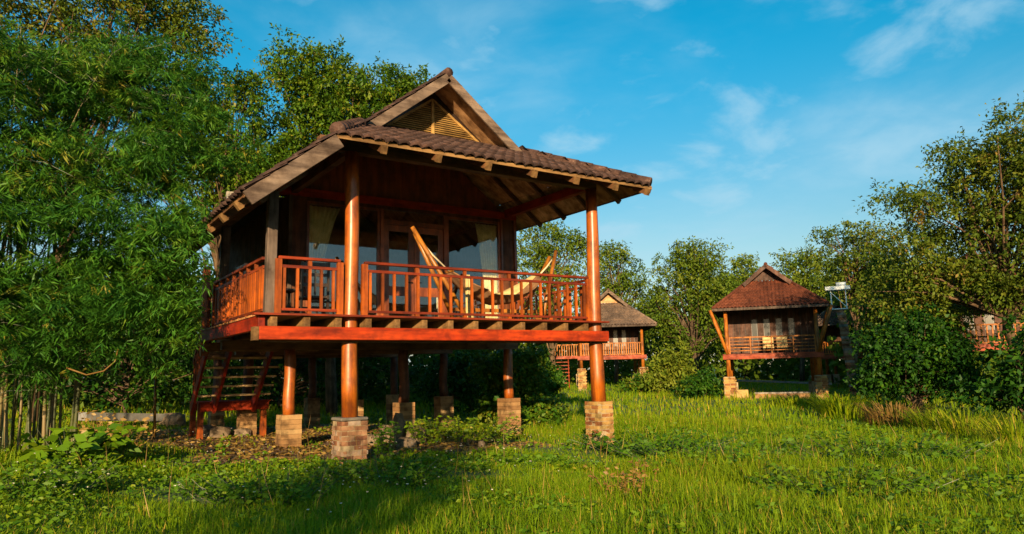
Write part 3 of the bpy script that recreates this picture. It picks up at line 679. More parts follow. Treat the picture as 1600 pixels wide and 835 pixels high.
# gable: barge boards, soffit side, louvre
gab = empty('gable_vent', parent=house)
for sgn, f_ in ((-1, zl), (1, zr)):
    xa = RX; xb = RX + sgn * (RX - hipx(YB) + 0.02)
    MB().beam((xa, YB - 0.03, f_(xa) - 0.09), (xb, YB - 0.03, f_(xb) - 0.09), 0.045, 0.19).build('barge_board', 'grey_x', roof, bevel=0.006)
    xc = RX + sgn * (RX - hipx(YG) - 0.04)
    MB().slab([(RX + sgn * 0.02, YB + 0.01, f_(RX) - 0.05), (xb, YB + 0.01, f_(xb) - 0.03), (xb, YG + 0.02, f_(xb) - 0.03), (RX + sgn * 0.02, YG + 0.02, f_(RX) - 0.05)], 0.02).build('soffit', 'panel', roof)
lx0, lx1, lz0 = hipx(YG) + 0.36, XR - (hipx(YG) - XL) - 0.3, zf(YG) + 0.04
apex = (RX, zl(RX) - 0.32)
MB().beam((lx0 - 0.05, YG - 0.04, lz0), (lx1 + 0.05, YG - 0.04, lz0), 0.05, 0.055).build('frame', 'louver', gab)
MB().beam((RX, YG - 0.05, lz0), (RX, YG - 0.05, apex[1]), 0.06, 0.05, (0, 1, 0)).build('frame', 'louver', gab)
for xx in (lx0, lx1): MB().beam((xx, YG - 0.04, lz0), (RX, YG - 0.04, apex[1]), 0.05, 0.05, (0, 1, 0)).build('frame', 'louver', gab)
MB().slab([(hipx(YG) + 0.02, YG + 0.03, zf(YG) + 0.01), (XR - (hipx(YG) - XL) - 0.02, YG + 0.03, zf(YG) + 0.01), (RX, YG + 0.03, zl(RX) - 0.06)], 0.03).build('backing', 'black_z', gab)
nz_ = 17; hh = apex[1] - lz0
for i in range(1, nz_):
    z = lz0 + hh * i / nz_; t = i / nz_
    a = lx0 + (RX - lx0) * t; b = lx1 + (RX - lx1) * t
    for xa, xb in ((a + 0.01, RX - 0.032), (RX + 0.032, b - 0.01)):
        if xb - xa > 0.06: MB().beam((xa, YG - 0.015, z), (xb, YG - 0.015, z), 0.075, 0.012, (0, -0.75, 1)).build('slat', 'louver', gab)
# ---- things on the veranda
def curtain(x0, x1, z0, z1, tie, mt, label, y):
    n = 33; V = []; F = []
    rows = 10
    for j in range(rows):
        t = j / (rows - 1); z = z1 + (z0 - z1) * t
        for i in range(n):
            s = i / (n - 1); xa = x0; xb = x1 + (x0 + (x1 - x0) * tie - x1) * min(1, t * 1.5) ** 0.8
            V.append((xa + (xb - xa) * s, y + 0.035 * math.sin(s * 7 * 2 * math.pi) * (1 - 0.3 * t), z))
    for j in range(rows - 1):
        for i in range(n - 1): F.append((j * n + i, j * n + i + 1, (j + 1) * n + i + 1, (j + 1) * n + i))
    o = MB().add(V, F).build('curtain', mt, None, True); s = o.modifiers.new('t', 'SOLIDIFY'); s.thickness = 0.004
    return tag(o, label, 'curtain')
curtain(0.32, 1.02, DZ + 1.0, DZ + 2.55, 0.55, 'curtain', 'cream curtain gathered behind the window left of the round post', B + 0.08)
curtain(4.95, 4.35, DZ + 0.05, DZ + 2.55, 0.6, 'curtain', 'long cream curtain beside the right wall corner post', B + 0.08)
curtain(3.9, 4.25, DZ + 0.05, DZ + 2.1, 0.9, 'sheer', 'pale sheer curtain deep inside the right window', B + 1.2)
# chair and table on the left
def chair(loc, rz, label):
    t = empty('wooden_chair', loc, rz, label, 'chair')
    for sx in (-1, 1):
        MB().box(sx * 0.23 - 0.022, sx * 0.23 + 0.022, -0.24, -0.196, 0, 0.66).build('leg', 'black_z', t)
        MB().beam((sx * 0.23, 0.2, 0), (sx * 0.23, 0.27, 1.06), 0.044, 0.044, (0, 1, 0)).build('leg', 'black_z', t)
        MB().box(sx * 0.23 - 0.03, sx * 0.23 + 0.03, -0.27, 0.22, 0.66, 0.69).build('armrest', 'black_z', t)
        MB().box(sx * 0.23 - 0.012, sx * 0.23 + 0.012, -0.19, 0.2, 0.2, 0.235).build('stretcher', 'black_z', t)
    MB().box(-0.25, 0.25, -0.25, 0.23, 0.42, 0.46).build('seat', 'black_z', t, bevel=0.006)
    for z in (0.62, 0.80): MB().box(-0.21, 0.21, 0.228, 0.252, z, z + 0.06).build('back_slat', 'black_z', t)
    MB().box(-0.25, 0.25, 0.25, 0.285, 0.97, 1.05).build('back_rail', 'black_z', t, bevel=0.006)
    for sx in (-0.1, 0.0, 0.1): MB().box(sx - 0.015, sx + 0.015, 0.232, 0.25, 0.463, 0.97).build('back_spindle', 'black_z', t)
    MB().box(-0.21, 0.21, -0.228, -0.206, 0.26, 0.3).build('stretcher', 'black_z', t)
chair((-0.12, 1.55, DZ), math.radians(172), 'dark wooden armchair behind the front railing left of the round post')
chair((-0.95, 2.2, DZ), math.radians(95), 'dark wooden chair tucked in the left veranda corner')
t = empty('side_table', (-0.62, 1.75, DZ), 0, 'small dark wooden table between the two veranda chairs', 'table')
MB().box(-0.25, 0.25, -0.25, 0.25, 0.56, 0.59).build('table_top', 'black_z', t)
for sx in (-0.2, 0.2):
    for sy in (-0.2, 0.2): MB().box(sx - 0.02, sx + 0.02, sy - 0.02, sy + 0.02, 0, 0.56).build('leg', 'black_z', t)
# hammock and its stand
hy = 1.15
hs_ = empty('hammock_stand', (3.5, hy, DZ), 0, 'honey coloured wooden hammock stand of crossed slanting poles on the veranda', 'stand')
def hp(a, b, r): MB().tube([a, tuple((Vector(a) + Vector(b)) / 2 + Vector((0, 0, 0.015))), b], [r, r * 1.05, r * 0.9], 10).build('pole', 'bamboo_pole', hs_, True)
hp((-1.83, 0.0, 1.84), (-0.78, -0.30, 0.03), 0.042); hp((-1.74, 0.07, 1.74), (-0.70, 0.36, 0.03), 0.042)
hp((1.62, 0.0, 1.62), (0.95, -0.32, 0.03), 0.042); hp((1.50, 0.07, 1.50), (0.80, 0.34, 0.03), 0.042)
MB().beam((-1.0, 0, 0.28), (1.05, 0, 0.28), 0.05, 0.07).build('stretcher', 'bamboo_pole', hs_)
MB().beam((-0.9, -0.33, 0.1), (-0.9, 0.38, 0.1), 0.045, 0.05).build('stretcher', 'bamboo_pole', hs_)
MB().beam((0.92, -0.35, 0.1), (0.92, 0.37, 0.1), 0.045, 0.05).build('stretcher', 'bamboo_pole', hs_)
hm = empty('hammock', (3.5, hy, DZ), 0, 'cream and brown striped canvas hammock slung between the slanting poles', 'hammock')
n, rws = 33, 17; V = []; F = []
for i in range(n):
    t = i / (n - 1); x = -1.02 + 2.15 * t; zc = 1.02 - 0.62 * (1 - (2 * t - 1) ** 2) + 0.03 * (t - 0.5)
    wd = 0.10 + 0.42 * math.sin(math.pi * min(1, max(0, t))) ** 0.7
    for j in range(rws):
        s = j / (rws - 1) * 2 - 1
        V.append((x, s * wd, zc + 0.20 * s * s * math.sin(math.pi * t) + (0.06 * s if t > 0.3 else 0) + 0.018 * math.sin(9 * s + 5 * t) * math.sin(math.pi * t) + 0.012 * math.sin(23 * s + 11 * t)))
for i in range(n - 1):
    for j in range(rws - 1): F.append((i * rws + j, i * rws + j + 1, (i + 1) * rws + j + 1, (i + 1) * rws + j))
o = MB().add(V, F).build('sling', 'canvas_dark', hm, True); o.modifiers.new('t', 'SOLIDIFY').thickness = 0.01
MB().add([(a, b * 0.96, c + 0.018) for a, b, c in V], [f for f in F if F.index(f) % (rws - 1) > 10]).build('lining', 'canvas', hm, True).modifiers.new('t', 'SOLIDIFY').thickness = 0.006
MB().tube([(-1.02, 0, 1.02), (-1.4, 0, 1.33), (-1.72, 0, 1.66)], 0.018, 6).build('rope', 'rope', hm, True)
MB().tube([(1.13, 0, 1.05), (1.35, 0, 1.25), (1.5, 0, 1.42)], 0.018, 6).build('rope', 'rope', hm, True)
MB().beam((-1.02, -0.15, 1.02), (-1.02, 0.15, 1.02), 0.03, 0.03).build('spreader', 'bamboo_pole', hm)
# folded cloth hanging from the stand
V = []; F = []
for j in range(8):
    for i in range(13):
        s = i / 12; V.append((2.62 + 0.20 * s * (0.5 + 0.07 * j), 0.78 + 0.03 * math.sin(s * 15), DZ + 0.92 - 0.12 * j))
for j in range(7):
    for i in range(12): F.append((j * 13 + i, j * 13 + i + 1, (j + 1) * 13 + i + 1, (j + 1) * 13 + i))
o = MB().add(V, F).build('hanging_cloth', 'canvas', None, True); o.modifiers.new('t', 'SOLIDIFY').thickness = 0.008
tag(o, 'cream cloth hanging from the left end of the hammock', 'cloth')
sp = empty('spotlight', (4.55, -0.35, zf(-0.35) - 0.06), 0, 'small black spotlight fixed to the veranda ceiling near the right post', 'lamp')
MB().tube([(0, 0, 0), (0, 0, -0.09)], 0.02, 8).build('stem', 'lamp', sp, True)
MB().tube([(0.02, 0.02, -0.07), (-0.05, -0.06, -0.16)], [0.045, 0.06], 12).build('lamp_head', 'lamp', sp, True)

# ------------------------------------------------------------------ neighbouring huts
def hut(name, loc, rz, label, w=4.5, depth=5.0, zd=2.4, he=2.4, hp_=4.75, roofmat='tile_red', style='bars', struts=True, piermat='brick', ov=0.75, seed=0):
    """local frame: front faces -Y, x centred"""
    t = empty(name, loc, rz, label, 'house'); rr = random.Random(seed); h = w / 2
    wood_ = 'far_wood'
    for sx in (-1, 1):
        for yy in (0.0, 2.4, depth):
            hz_ = 1.3 if yy == 0 else 0.9
            pc = MB().box(sx * h - 0.28, sx * h + 0.28, yy - 0.28, yy + 0.28, -0.4, hz_).build('brick_pier', 'mortar', t)
            if yy == 0:
                bme = MB().box(-0.13, 0.13, -0.05, 0.05, -0.045, 0.045).mesh('brick', piermat)
                for c in range(13):
                    for k in (-1, 1):
                        for (bx, by, ra) in ((sx * h + k * 0.14, -0.25, 0), (sx * h + k * 0.14, 0.25, 0), (sx * h - 0.25, k * 0.14, math.pi / 2), (sx * h + 0.25, k * 0.14, math.pi / 2)):
                            inst('brick', bme, pc, Matrix.Translation((bx + 0.01 * rr.uniform(-1, 1) + 0.05 * (c % 2), by, -0.05 + c * 0.105)) @ Matrix.Rotation(ra, 4, 'Z'))
            MB().tube([(sx * h, yy, hz_), (sx * h, yy, zd), (sx * h, yy, zd + he + 0.15)], [0.12, 0.11, 0.1], 10).build('post', wood_, t, True)
    MB().box(-h - 0.25, h + 0.25, -0.22, -0.12, zd - 0.22, zd + 0.06).build('front_beam', 'far_red', t)
    MB().box(-h - 0.15, h + 0.15, -0.11, depth, zd - 0.1, zd).build('floor', 'far_dark', t)
    for sx in (-1, 1): MB().box(sx * h - 0.05, sx * h + 0.05, -0.1, depth, zd - 0.22, zd - 0.102).build('side_beam', 'far_red', t)
    # railing
    r = MB().box(-h + 0.1, h - 0.1, -0.09, -0.03, zd + 0.88, zd + 0.95).build('railing', wood_, t)
    if style == 'bars':
        for k in range(4): MB().box(-h + 0.1, h - 0.1, -0.075, -0.045, zd + 0.2 + k * 0.17, zd + 0.235 + k * 0.17).build('rail', wood_, r)
        for k in range(5):
            xx = -h + 0.12 + (w - 0.24) * k / 4; MB().box(xx - 0.03, xx + 0.03, -0.1, -0.04, zd + 0.06, zd + 0.88).build('rail_post', wood_, r)
    else:
        MB().box(-h + 0.1, h - 0.1, -0.08, -0.04, zd + 0.1, zd + 0.15).build('rail', wood_, r)
        me = MB().box(-0.03, 0.03, -0.03, 0.03, zd + 0.15, zd + 0.88).mesh('baluster', wood_)
        for k in range(26): inst('baluster', me, r, Matrix.Translation((-h + 0.2 + (w - 0.4) * k / 25, -0.06, 0)))
    for sx in (-1, 1):
        MB().box(sx * h - 0.03, sx * h + 0.03, 0.1, 1.9, zd + 0.85, zd + 0.92).build('railing', wood_, t)
    if struts:
        for sx in (-1, 1):
            MB().tube([(sx * h, -0.18, zd + 0.05), (sx * (h + 0.75), -ov * 0.8, zd + he - 0.02)], 0.085, 8).build('strut', wood_, t, True)
            MB().tube([(sx * h, 0.1, zd + 0.05), (sx * (h + 0.75), 1.3, zd + he - 0.02)], 0.085, 8).build('strut', wood_, t, True)
    # wall behind the veranda, in boards with dark door openings
    wl = MB().box(-h, h, 1.98, 2.06, zd, zd + he + 0.5).build('wall', 'black_z', t)
    for k in range(14):
        xx = -h + w * k / 14; 
        if k in (4, 6, 8, 10): continue
        MB().box(xx + 0.01, xx + w / 14 - 0.01, 1.93, 1.978, zd + 0.02, zd + he + 0.4).build('plank', 'far_dark', wl)
    for k in (4, 6, 8, 10):
        xx = -h + w * k / 14; d = MB().box(xx + 0.02, xx + w / 14 - 0.02, 1.94, 1.978, zd + 0.02, zd + 0.75).build('door', 'far_dark', t)
        MB().box(xx + 0.04, xx + w / 14 - 0.04, 1.95, 1.97, zd + 0.76, zd + 1.95).build('pane', 'far_glass', d)
        MB().box(xx + 0.02, xx + w / 14 - 0.02, 1.94, 1.978, zd + 1.96, zd + he + 0.4).build('door_head', 'far_dark', t)
    for sx in (-1, 1): MB().box(sx * h - 0.04, sx * h + 0.04, 2.07, depth, zd, zd + he + 0.3).build('side_wall', 'far_dark', t)
    # roof: hips below, gablet on top
    x0 = h + ov; ye = -ov; yb = depth + ov; ze = zd + he; zp = zd + hp_; yg = 1.35
    fr = 0.66                                    # height share where the gablet starts
    zg = ze + (zp - ze) * fr; xg = x0 * (1 - fr); 
    rf = empty('roof', parent=t)
    def rib_plane(A, Bv, Cc, D, nm, ribs=26, rows=9):
        # quad eave A->B, top D->C with tile ribs as real geometry
        A, Bv, Cc, D = map(Vector, (A, Bv, Cc, D)); nrm = (Bv - A).cross(D - A).normalized(); mb = MB(); vs = []; fs = []
        nx = ribs * 4
        vs = []
        for j in range(rows):
            for e in (0, 1):
                tt = (j + e) / rows; l = A.lerp(D, tt); r_ = Bv.lerp(Cc, tt); lift = 0.05 if e == 0 else 0.0
                wl_ = (r_ - l).length; full = (Bv - A).length; off = (l - A).dot((Bv - A).normalized())
                for i in range(nx + 1):
                    s = i / nx; ph = (off + wl_ * s) / full * ribs * 2 * math.pi
                    vs.append(l.lerp(r_, s) + nrm * (0.03 + lift + 0.035 * math.sin(ph) + rr.uniform(-0.006, 0.006)))
        for j in range(2 * rows - 1):
            for i in range(nx): fs.append((j * (nx + 1) + i, j * (nx + 1) + i + 1, (j + 1) * (nx + 1) + i + 1, (j + 1) * (nx + 1) + i))
        o = MB().add(vs, fs).build('tile_covering', roofmat, rf); o['kind'] = 'stuff'
        MB().slab([A, Bv, Cc, D], 0.06).build(nm, 'far_dark', rf)
    ygz = ye + (yg - ye)
    rib_plane((-x0, ye, ze), (x0, ye, ze), (xg, yg, zg), (-xg, yg, zg), 'roof_slope', 30)
    rib_plane((x0, ye, ze), (x0, yb, ze), (xg, yb - (yg - ye), zg), (xg, yg, zg), 'roof_slope', 30)
    rib_plane((x0, yb, ze), (-x0, yb, ze), (-xg, yb - (yg - ye), zg), (xg, yb - (yg - ye), zg), 'roof_slope', 20, 5)
    rib_plane((-x0, yb, ze), (-x0, ye, ze), (-xg, yg, zg), (-xg, yb - (yg - ye), zg), 'roof_slope', 30)
    ya, yc = yg - 0.55, yb - (yg - ye) + 0.3; xo = xg * 1.25; zo = zg - (zp - zg) * 0.25
    rib_plane((xo, ya, zo), (xo, yc, zo), (0, yc, zp), (0, ya, zp), 'roof_slope', 14, 4)
    rib_plane((-xo, yc, zo), (-xo, ya, zo), (0, ya, zp), (0, yc, zp), 'roof_slope', 14, 4)
    for sx in (-1, 1): MB().beam((0, ya - 0.03, zp - 0.04), (sx * xo, ya - 0.03, zo - 0.04), 0.05, 0.2).build('barge_board', 'far_dark' if roofmat == 'tile_red' else 'grey_x', rf)
    MB().slab([(-xg, yg - 0.03, zg + 0.02), (xg, yg - 0.03, zg + 0.02), (0, yg - 0.03, zp - 0.08)], 0.03).build('gable_infill', 'panel' if roofmat == 'thatch' else 'far_dark', rf)
    MB().tube([(0, ya - 0.05, zp + 0.05), (0, yc, zp + 0.05)], 0.1, 8).build('ridge_cap', roofmat, rf, True)
    for sx in (-1, 1): MB().tube([(sx * x0, ye, ze + 0.06), (sx * xg, yg, zg + 0.06)], 0.08, 8).build('hip_cap', roofmat, rf, True)
    MB().box(-x0, x0, ye - 0.03, ye, ze - 0.1, ze + 0.03).build('fascia', 'grey_z', rf)
    for sx in (-1, 1): MB().box(sx * x0 - 0.02, sx * x0 + 0.02, ye + 0.01, yb, ze - 0.1, ze + 0.02).build('fascia', 'grey_x', rf)
    return t
def facing(u, dist, turn=0.0):
    p = ground_at(u, dist); az = math.atan2(p.x - CAM.x, p.y - CAM.y); return p, -az + math.radians(turn)
p, rz = facing(1209, 40.5, 1); p.z = -0.42
h3 = hut('tiled_hut', p, rz, 'red tiled hut with slanting roof struts on the right across the meadow', 4.45, 5.2, 2.42, 2.42, 4.8, 'tile_red', 'bars', True, 'brick', 0.62, 3)
# low brick wall between its piers and a lower step pier
o = empty('brick_plinth', p + Vector((0, 0, 0)), rz, 'low pale masonry plinth between the piers of the tiled hut', 'plinth')
MB().box(-1.0, 1.7, 0.5, 0.8, -0.2, 0.38).build('wall', 'render', o)
MB().box(-1.02, 1.72, 0.48, 0.82, 0.382, 0.45).build('coping', 'concrete', o)
o2 = MB().box(-0.3, 0.3, -0.25, 0.25, -0.4, 0.62); b_ = o2.build('step_pier', 'brick', None, bevel=0.02); b_.location = p + Vector((math.cos(rz) * -1.62, math.sin(rz) * -1.62, 0)); b_.rotation_euler = (0, 0, rz)
tag(b_, 'short stepped brick pier against the left pier of the tiled hut', 'pier')
for k, (xx, c) in enumerate(((-0.15, 'canvas'), (0.55, 'canvas'))):
    q = p + Vector((math.cos(rz) * xx - math.sin(rz) * 1.2, math.sin(rz) * xx + math.cos(rz) * 1.2, 2.43))
    t = empty('veranda_chair', q, rz, ('left', 'right')[k] + ' pale cushioned chair on the veranda of the tiled hut', 'chair')
    MB().box(-0.28, 0.28, -0.28, 0.28, 0.3, 0.45).build('seat', 'canvas', t, bevel=0.03); MB().box(-0.28, 0.28, 0.2, 0.3, 0.45, 0.95).build('backrest', 'canvas', t, bevel=0.03)
    for a in (-0.24, 0.24):
        for b in (-0.24, 0.24): MB().box(a - 0.025, a + 0.025, b - 0.025, b + 0.025, 0, 0.3).build('leg', 'far_dark', t)
p, rz = facing(957, 52, 4); p.z = 0.22
h2 = hut('shingled_hut', p, rz, 'grey shingle roofed stilt hut partly hidden behind the right veranda post', 4.3, 5.5, 2.1, 2.1, 4.75, 'thatch', 'balusters', False, 'brick', 0.95, 5)
# its lower side roof and steps on the left
MB().slab([(-5.4, 0.4, 3.25), (-3.0, 0.4, 4.1), (-3.0, 5.5, 4.1), (-5.4, 5.5, 3.25)], 0.1).build('side_roof', 'thatch', h2)
MB().box(-4.4, -2.35, 0.3, 0.4, 2.0, 2.2).build('side_beam', 'far_red', h2)
rr_ = MB().box(-4.4, -2.35, 0.3, 0.36, 2.95, 3.02).build('railing', 'far_wood', h2)
for k in range(12): MB().box(-4.35 + k * 0.17, -4.29 + k * 0.17, 0.3, 0.36, 2.2, 2.95).build('baluster', 'far_wood', rr_)
MB().tube([(-4.3, 0.35, -0.3), (-4.3, 0.35, 3.7)], 0.1, 8).build('post', 'far_wood', h2, True)
MB().box(-4.55, -4.05, 0.1, 0.6, -0.4, 0.8).build('pier', 'render', h2)
ss = empty('steps', parent=h2)
for k in range(7): MB().box(-4.3, -3.0, 0.3 - k * 0.18, 0.55 - k * 0.18, 1.75 - k * 0.24, 1.8 - k * 0.24).build('tread', 'far_red', ss)
for xx in (-4.25, -3.05): MB().beam((xx, 0.5, 1.9), (xx, -0.95, 0.0), 0.06, 0.2).build('stringer', 'far_red', ss)
p, rz = facing(1330, 54, -14); p.z = -0.2
hut('orange_hut', p, rz, 'orange railed hut glimpsed between the tiled hut and the brick column', 4.3, 4.5, 2.2, 2.1, 4.0, 'thatch', 'balusters', False, 'brick', 0.7, 8)
p, rz = facing(1545, 38, 10); p.z = -0.25
hut('hidden_hut', p, rz, 'orange hut half hidden behind the trees at the right edge', 5.6, 4.5, 2.3, 2.2, 4.2, 'tile_red', 'balusters', False, 'brick', 0.8, 9)
# brick column with a steel platform
p = ground_at(1334, 44); p.z = -0.5
tw = empty('water_tower', p, math.radians(-60), 'leaning grey brick column carrying a white steel tank platform', 'tower')
tb = empty('column', parent=tw)
for k in range(37):
    zc = 0.09 + k * 0.13; cx_k = -0.010 * k; hw = 0.25 - 0.001 * k
    MB().box(cx_k - hw, cx_k + hw, -hw, hw, zc - 0.06, zc + 0.058).build('brick_course', 'brick_old' if k % 5 else 'concrete', tb)
MB().box(-0.85, 0.0, -0.35, 0.35, 4.88, 4.93).build('platform', 'steel', tw)
for a in (-0.8, -0.05):
    for b in (-0.3, 0.3): MB().box(a - 0.02, a + 0.02, b - 0.02, b + 0.02, 4.93, 5.95).build('leg', 'steel', tw)
MB().beam((-0.8, -0.3, 5.85), (-0.05, -0.3, 5.0), 0.03, 0.04).build('brace', 'steel', tw)
MB().box(-1.05, 0.2, -0.45, 0.45, 5.95, 6.15).build('platform', 'steel', tw)
MB().tube([(-0.5, 0, 6.27), (0.0, 0, 6.27)], 0.12, 12).build('tank', 'steel', tw, True)
# concrete kerb beams and rails at the wood's edge
def kerb(name, a, b, w_, h_, label, material='pipe', zoff=0.3):
    o = MB().beam(a, b, w_, h_).build(name, material, None, bevel=0.01); tag(o, label, 'kerb'); return o
kerb('kerb_beam', at(128, 651, 21.0), at(284, 653, 22.5), 0.35, 0.2, 'long grey concrete beam lying at the wood edge left of the stairs')
kerb('pipe_rail', at(1080, 592, 50), at(1300, 600, 50), 0.08, 0.12, 'thin grey pipe rail running behind the tiled hut')
kerb('pipe_rail', at(1020, 593, 60), at(1085, 594, 60), 0.08, 0.12, 'short grey pipe rail right of the shingled hut')
# broken concrete under the house
def rock(name, loc, sx, sy, sz, label, tilt=0.0, seed=0, grp=None):
    import bmesh
    bm = bmesh.new(); bmesh.ops.create_icosphere(bm, subdivisions=2, radius=1.0); rr = random.Random(seed)
    for v in bm.verts:
        c = v.co; k = 1 / max(abs(c.x), abs(c.y), abs(c.z)) * 0.55 + 0.45
        v.co = Vector((c.x * k * sx, c.y * k * sy, c.z * k * sz)) * (1 + rr.uniform(-0.13, 0.13))
    me = bpy.data.meshes.new(name); bm.to_mesh(me); bm.free(); me.materials.append(M['rubble'])
    o = link(bpy.data.objects.new(name, me)); o.location = loc; o.rotation_euler = (tilt, tilt * 0.6, rr.uniform(0, 3)); tag(o, label, 'rubble', grp); return o
for i, (u, v, d, sx, sz, lab) in enumerate([(622, 665, 15.6, 0.13, 0.42, 'upright broken concrete stump under the middle of the house'), (650, 672, 15.4, 0.22, 0.24, 'squat pale concrete lump right of the upright stump'),
        (601, 670, 15.8, 0.17, 0.24, 'rounded concrete lump left of the upright stump'), (582, 676, 15.4, 0.13, 0.16, 'small rubble block beside the front left brick pier'), (634, 686, 14.7, 0.2, 0.13, 'low flat rubble slab in front of the upright stump'),
        (345, 676, 17.9, 0.28, 0.16, 'pile of stones beneath the stair landing'), (325, 672, 18.2, 0.2, 0.17, 'pale boulder left beneath the stair landing'), (378, 678, 18.0, 0.2, 0.13, 'flat stone right beneath the stair landing'), (266, 664, 22.2, 0.4, 0.25, 'heap of rubble at the right end of the grey kerb beam'),
        (752, 681, 14.4, 0.07, 0.09, 'small pale stone in the weeds between the two right piers')]):
    q = at(u, v, d); q.z = float(gz(q.x, q.y)) + sz * 0.45; rock('rubble', q, sx, sx * 0.8, sz, lab, 0.12 * ((i % 3) - 1), i)

# ------------------------------------------------------------------ vegetation
def box_reject(P):
    """True where a point would lie inside the house or its roof"""
    x, y, z = P[:, 0], P[:, 1], P[:, 2]
    zt = np.minimum(np.minimum(zl(x), zr(x)), zf(y)) + 0.15
    inner = (x > -1.62) & (x < W + 0.35) & (y > -0.4) & (y < YBK) & (z < zt) & (z > 0.9)
    rf_ = (x > XE - 0.15) & (x < XR + 0.12) & (y > YE - 0.1) & (y < YBK + 0.1) & (z < zt) & (z > zt - 0.6)
    return inner | rf_
def tree(name, label, u, dist, lobes, leafm, nclump, per, lsize, barkm='bark', tr=0.16, group=None, cat='tree', seed=0, clump_r=0.55, droop=0.25, flat=0.6, tint_mu=0.5, avoid=False, wl=0.5, core=0.25, fork=0.12):
    """lobes: (u, v, ru, rv[, dist]) in picture units, turned into ellipsoids standing at their own distance"""
    global rng
    rs = np.random.default_rng(1000 + seed); old = rng; rng = rs
    base = ground_at(u, dist); root = empty(name, base, 0, label, cat, group)
    base_n = np.array(base)
    Ls = []
    for lb in lobes:
        d = lb[4] if len(lb) > 4 else dist; c = np.array(at(lb[0], lb[1], d)); k = d / FOC
        Ls.append((c, np.array([lb[2] * k, lb[2] * k * 0.9, lb[3] * k])))
    vol = np.array([r[0] * r[1] * r[2] for c, r in Ls]) ** 0.75; pick = rs.choice(len(Ls), nclump, p=vol / vol.sum())
    d = norm(rs.normal(size=(nclump, 3))); rad = rs.uniform(core ** 3, 1, nclump) ** (1 / 3) * rs.uniform(0.8, 1.12, nclump)
    C = np.array([Ls[p_][0] for p_ in pick]) + d * rad[:, None] * np.array([Ls[p_][1] for p_ in pick])
    C[:, 2] = np.maximum(C[:, 2], base_n[2] + 0.25)
    if avoid: C = C[~box_reject(C)]
    nclump = len(C)
    # trunk and limbs
    mb = MB(); cen = np.mean([c for c, r in Ls], 0); top = np.array([c[2] + r[2] * 0.6 for c, r in Ls]).max()
    th = max(0.6, (top - base_n[2]) * 0.85); tp = []
    for i in range(7):
        t = i / 6; q = base_n + (cen - base_n) * np.array([t ** 1.5, t ** 1.5, 0]) + np.array([0, 0, th * t]) + rs.normal(size=3) * np.array([0.12, 0.12, 0]) * (t > 0) * min(1, th / 6); tp.append(q - base_n)
    tp[0] = tp[0] - np.array([0, 0, 0.3])
    mb.tube(tp, [tr * (1.15 - 0.95 * (i / 6)) for i in range(7)], 8)
    order = rs.permutation(nclump)
    nb = min(nclump, 70)
    for ii in order[:nb]:
        e = C[ii] - base_n; tt = np.clip((e[2] / th) * rs.uniform(0.35, 0.8), fork, 0.98); f = tt * 6; k = min(5, int(f)); s0 = tp[k] + (tp[k + 1] - tp[k]) * (f - k)
        midp = s0 + (e - s0) * 0.5 + rs.normal(size=3) * 0.08 * np.linalg.norm(e - s0) + np.array([0, 0, 0.08 * np.linalg.norm(e - s0)])
        r0 = tr * (1.05 - tt) * 0.42 + 0.012
        mb.tube([s0, s0 + (midp - s0) * 0.5 + rs.normal(size=3) * 0.04, midp, midp + (e - midp) * 0.55, e], [r0, r0 * 0.8, r0 * 0.55, r0 * 0.38, 0.006], 5, False)
    mb.build('trunk', barkm, root, True)
    # leaves: sprays along short twigs round every clump centre
    n = nclump * per
    ci = np.repeat(np.arange(nclump), per)
    cr = clump_r * rs.uniform(0.6, 1.35, nclump)
    ntw = max(3, per // 9)
    tw = norm(rs.normal(size=(nclump, ntw, 3)).reshape(-1, 3) * np.array([1, 1, flat])).reshape(nclump, ntw, 3)
    tk = rs.integers(0, ntw, n); tdir = tw[ci, tk]; s = rs.uniform(0.15, 1, n) ** 0.7
    P = C[ci] + tdir * (s * cr[ci])[:, None] + rs.normal(size=(n, 3)) * (0.12 * cr[ci])[:, None]
    P[:, 2] -= droop * cr[ci] * s * s
    A = norm(tdir * 0.6 + rs.normal(size=(n, 3)) * 0.7 + np.array([0, 0, -droop]))
    ct = rs.normal(0, 0.16, nclump)
    tint = np.clip(tint_mu + ct[ci] + rs.normal(0, 0.14, n), 0, 1)
    ok = np.ones(n, bool)
    if avoid: ok = ~box_reject(P)
    sz = lsize * rs.uniform(0.65, 1.35, n)
    leaf_obj('crown', P[ok], A[ok], sz[ok], sz[ok] * wl, tint[ok], leafm, root, nrm=np.array([0, 0, 1.0]) * 0.8 - np.array([0.5, 0.8, 0]) * 0.15, loc=base_n)
    rng = old; return root
# --- trees on the left and behind the house
tree('tall_tree', 'tallest sparse tree rising over the bamboo at top left', 60, 24, [(40, 20, 90, 70), (150, 40, 90, 70), (250, 10, 90, 50), (290, 60, 55, 55), (90, -70, 160, 60), (60, 110, 90, 60), (180, 120, 80, 50), (315, 20, 30, 30)], 'leaf_b', 330, 95, 0.13, 'bark_pale', 0.12, seed=1, clump_r=0.6, tint_mu=0.55)
tree('broadleaf_tree', 'loose yellow green tree between the bamboo and the roof', 335, 25.5, [(345, 150, 65, 45), (365, 230, 65, 60), (300, 190, 60, 60), (390, 130, 30, 40), (330, 290, 90, 55), (400, 280, 50, 60)], 'leaf_a', 240, 100, 0.13, 'bark_pale', 0.12, seed=2, clump_r=0.5, tint_mu=0.62, avoid=True)
tree('broadleaf_tree', 'dense green tree rising straight behind the house roof', 520, 27, [(490, 110, 75, 50), (560, 170, 100, 70), (470, 200, 70, 70), (610, 150, 60, 55), (645, 130, 30, 40), (440, 280, 70, 60), (560, 250, 110, 50)], 'leaf_a', 460, 115, 0.15, 'bark', 0.2, seed=3, clump_r=0.55, tint_mu=0.52, avoid=True)
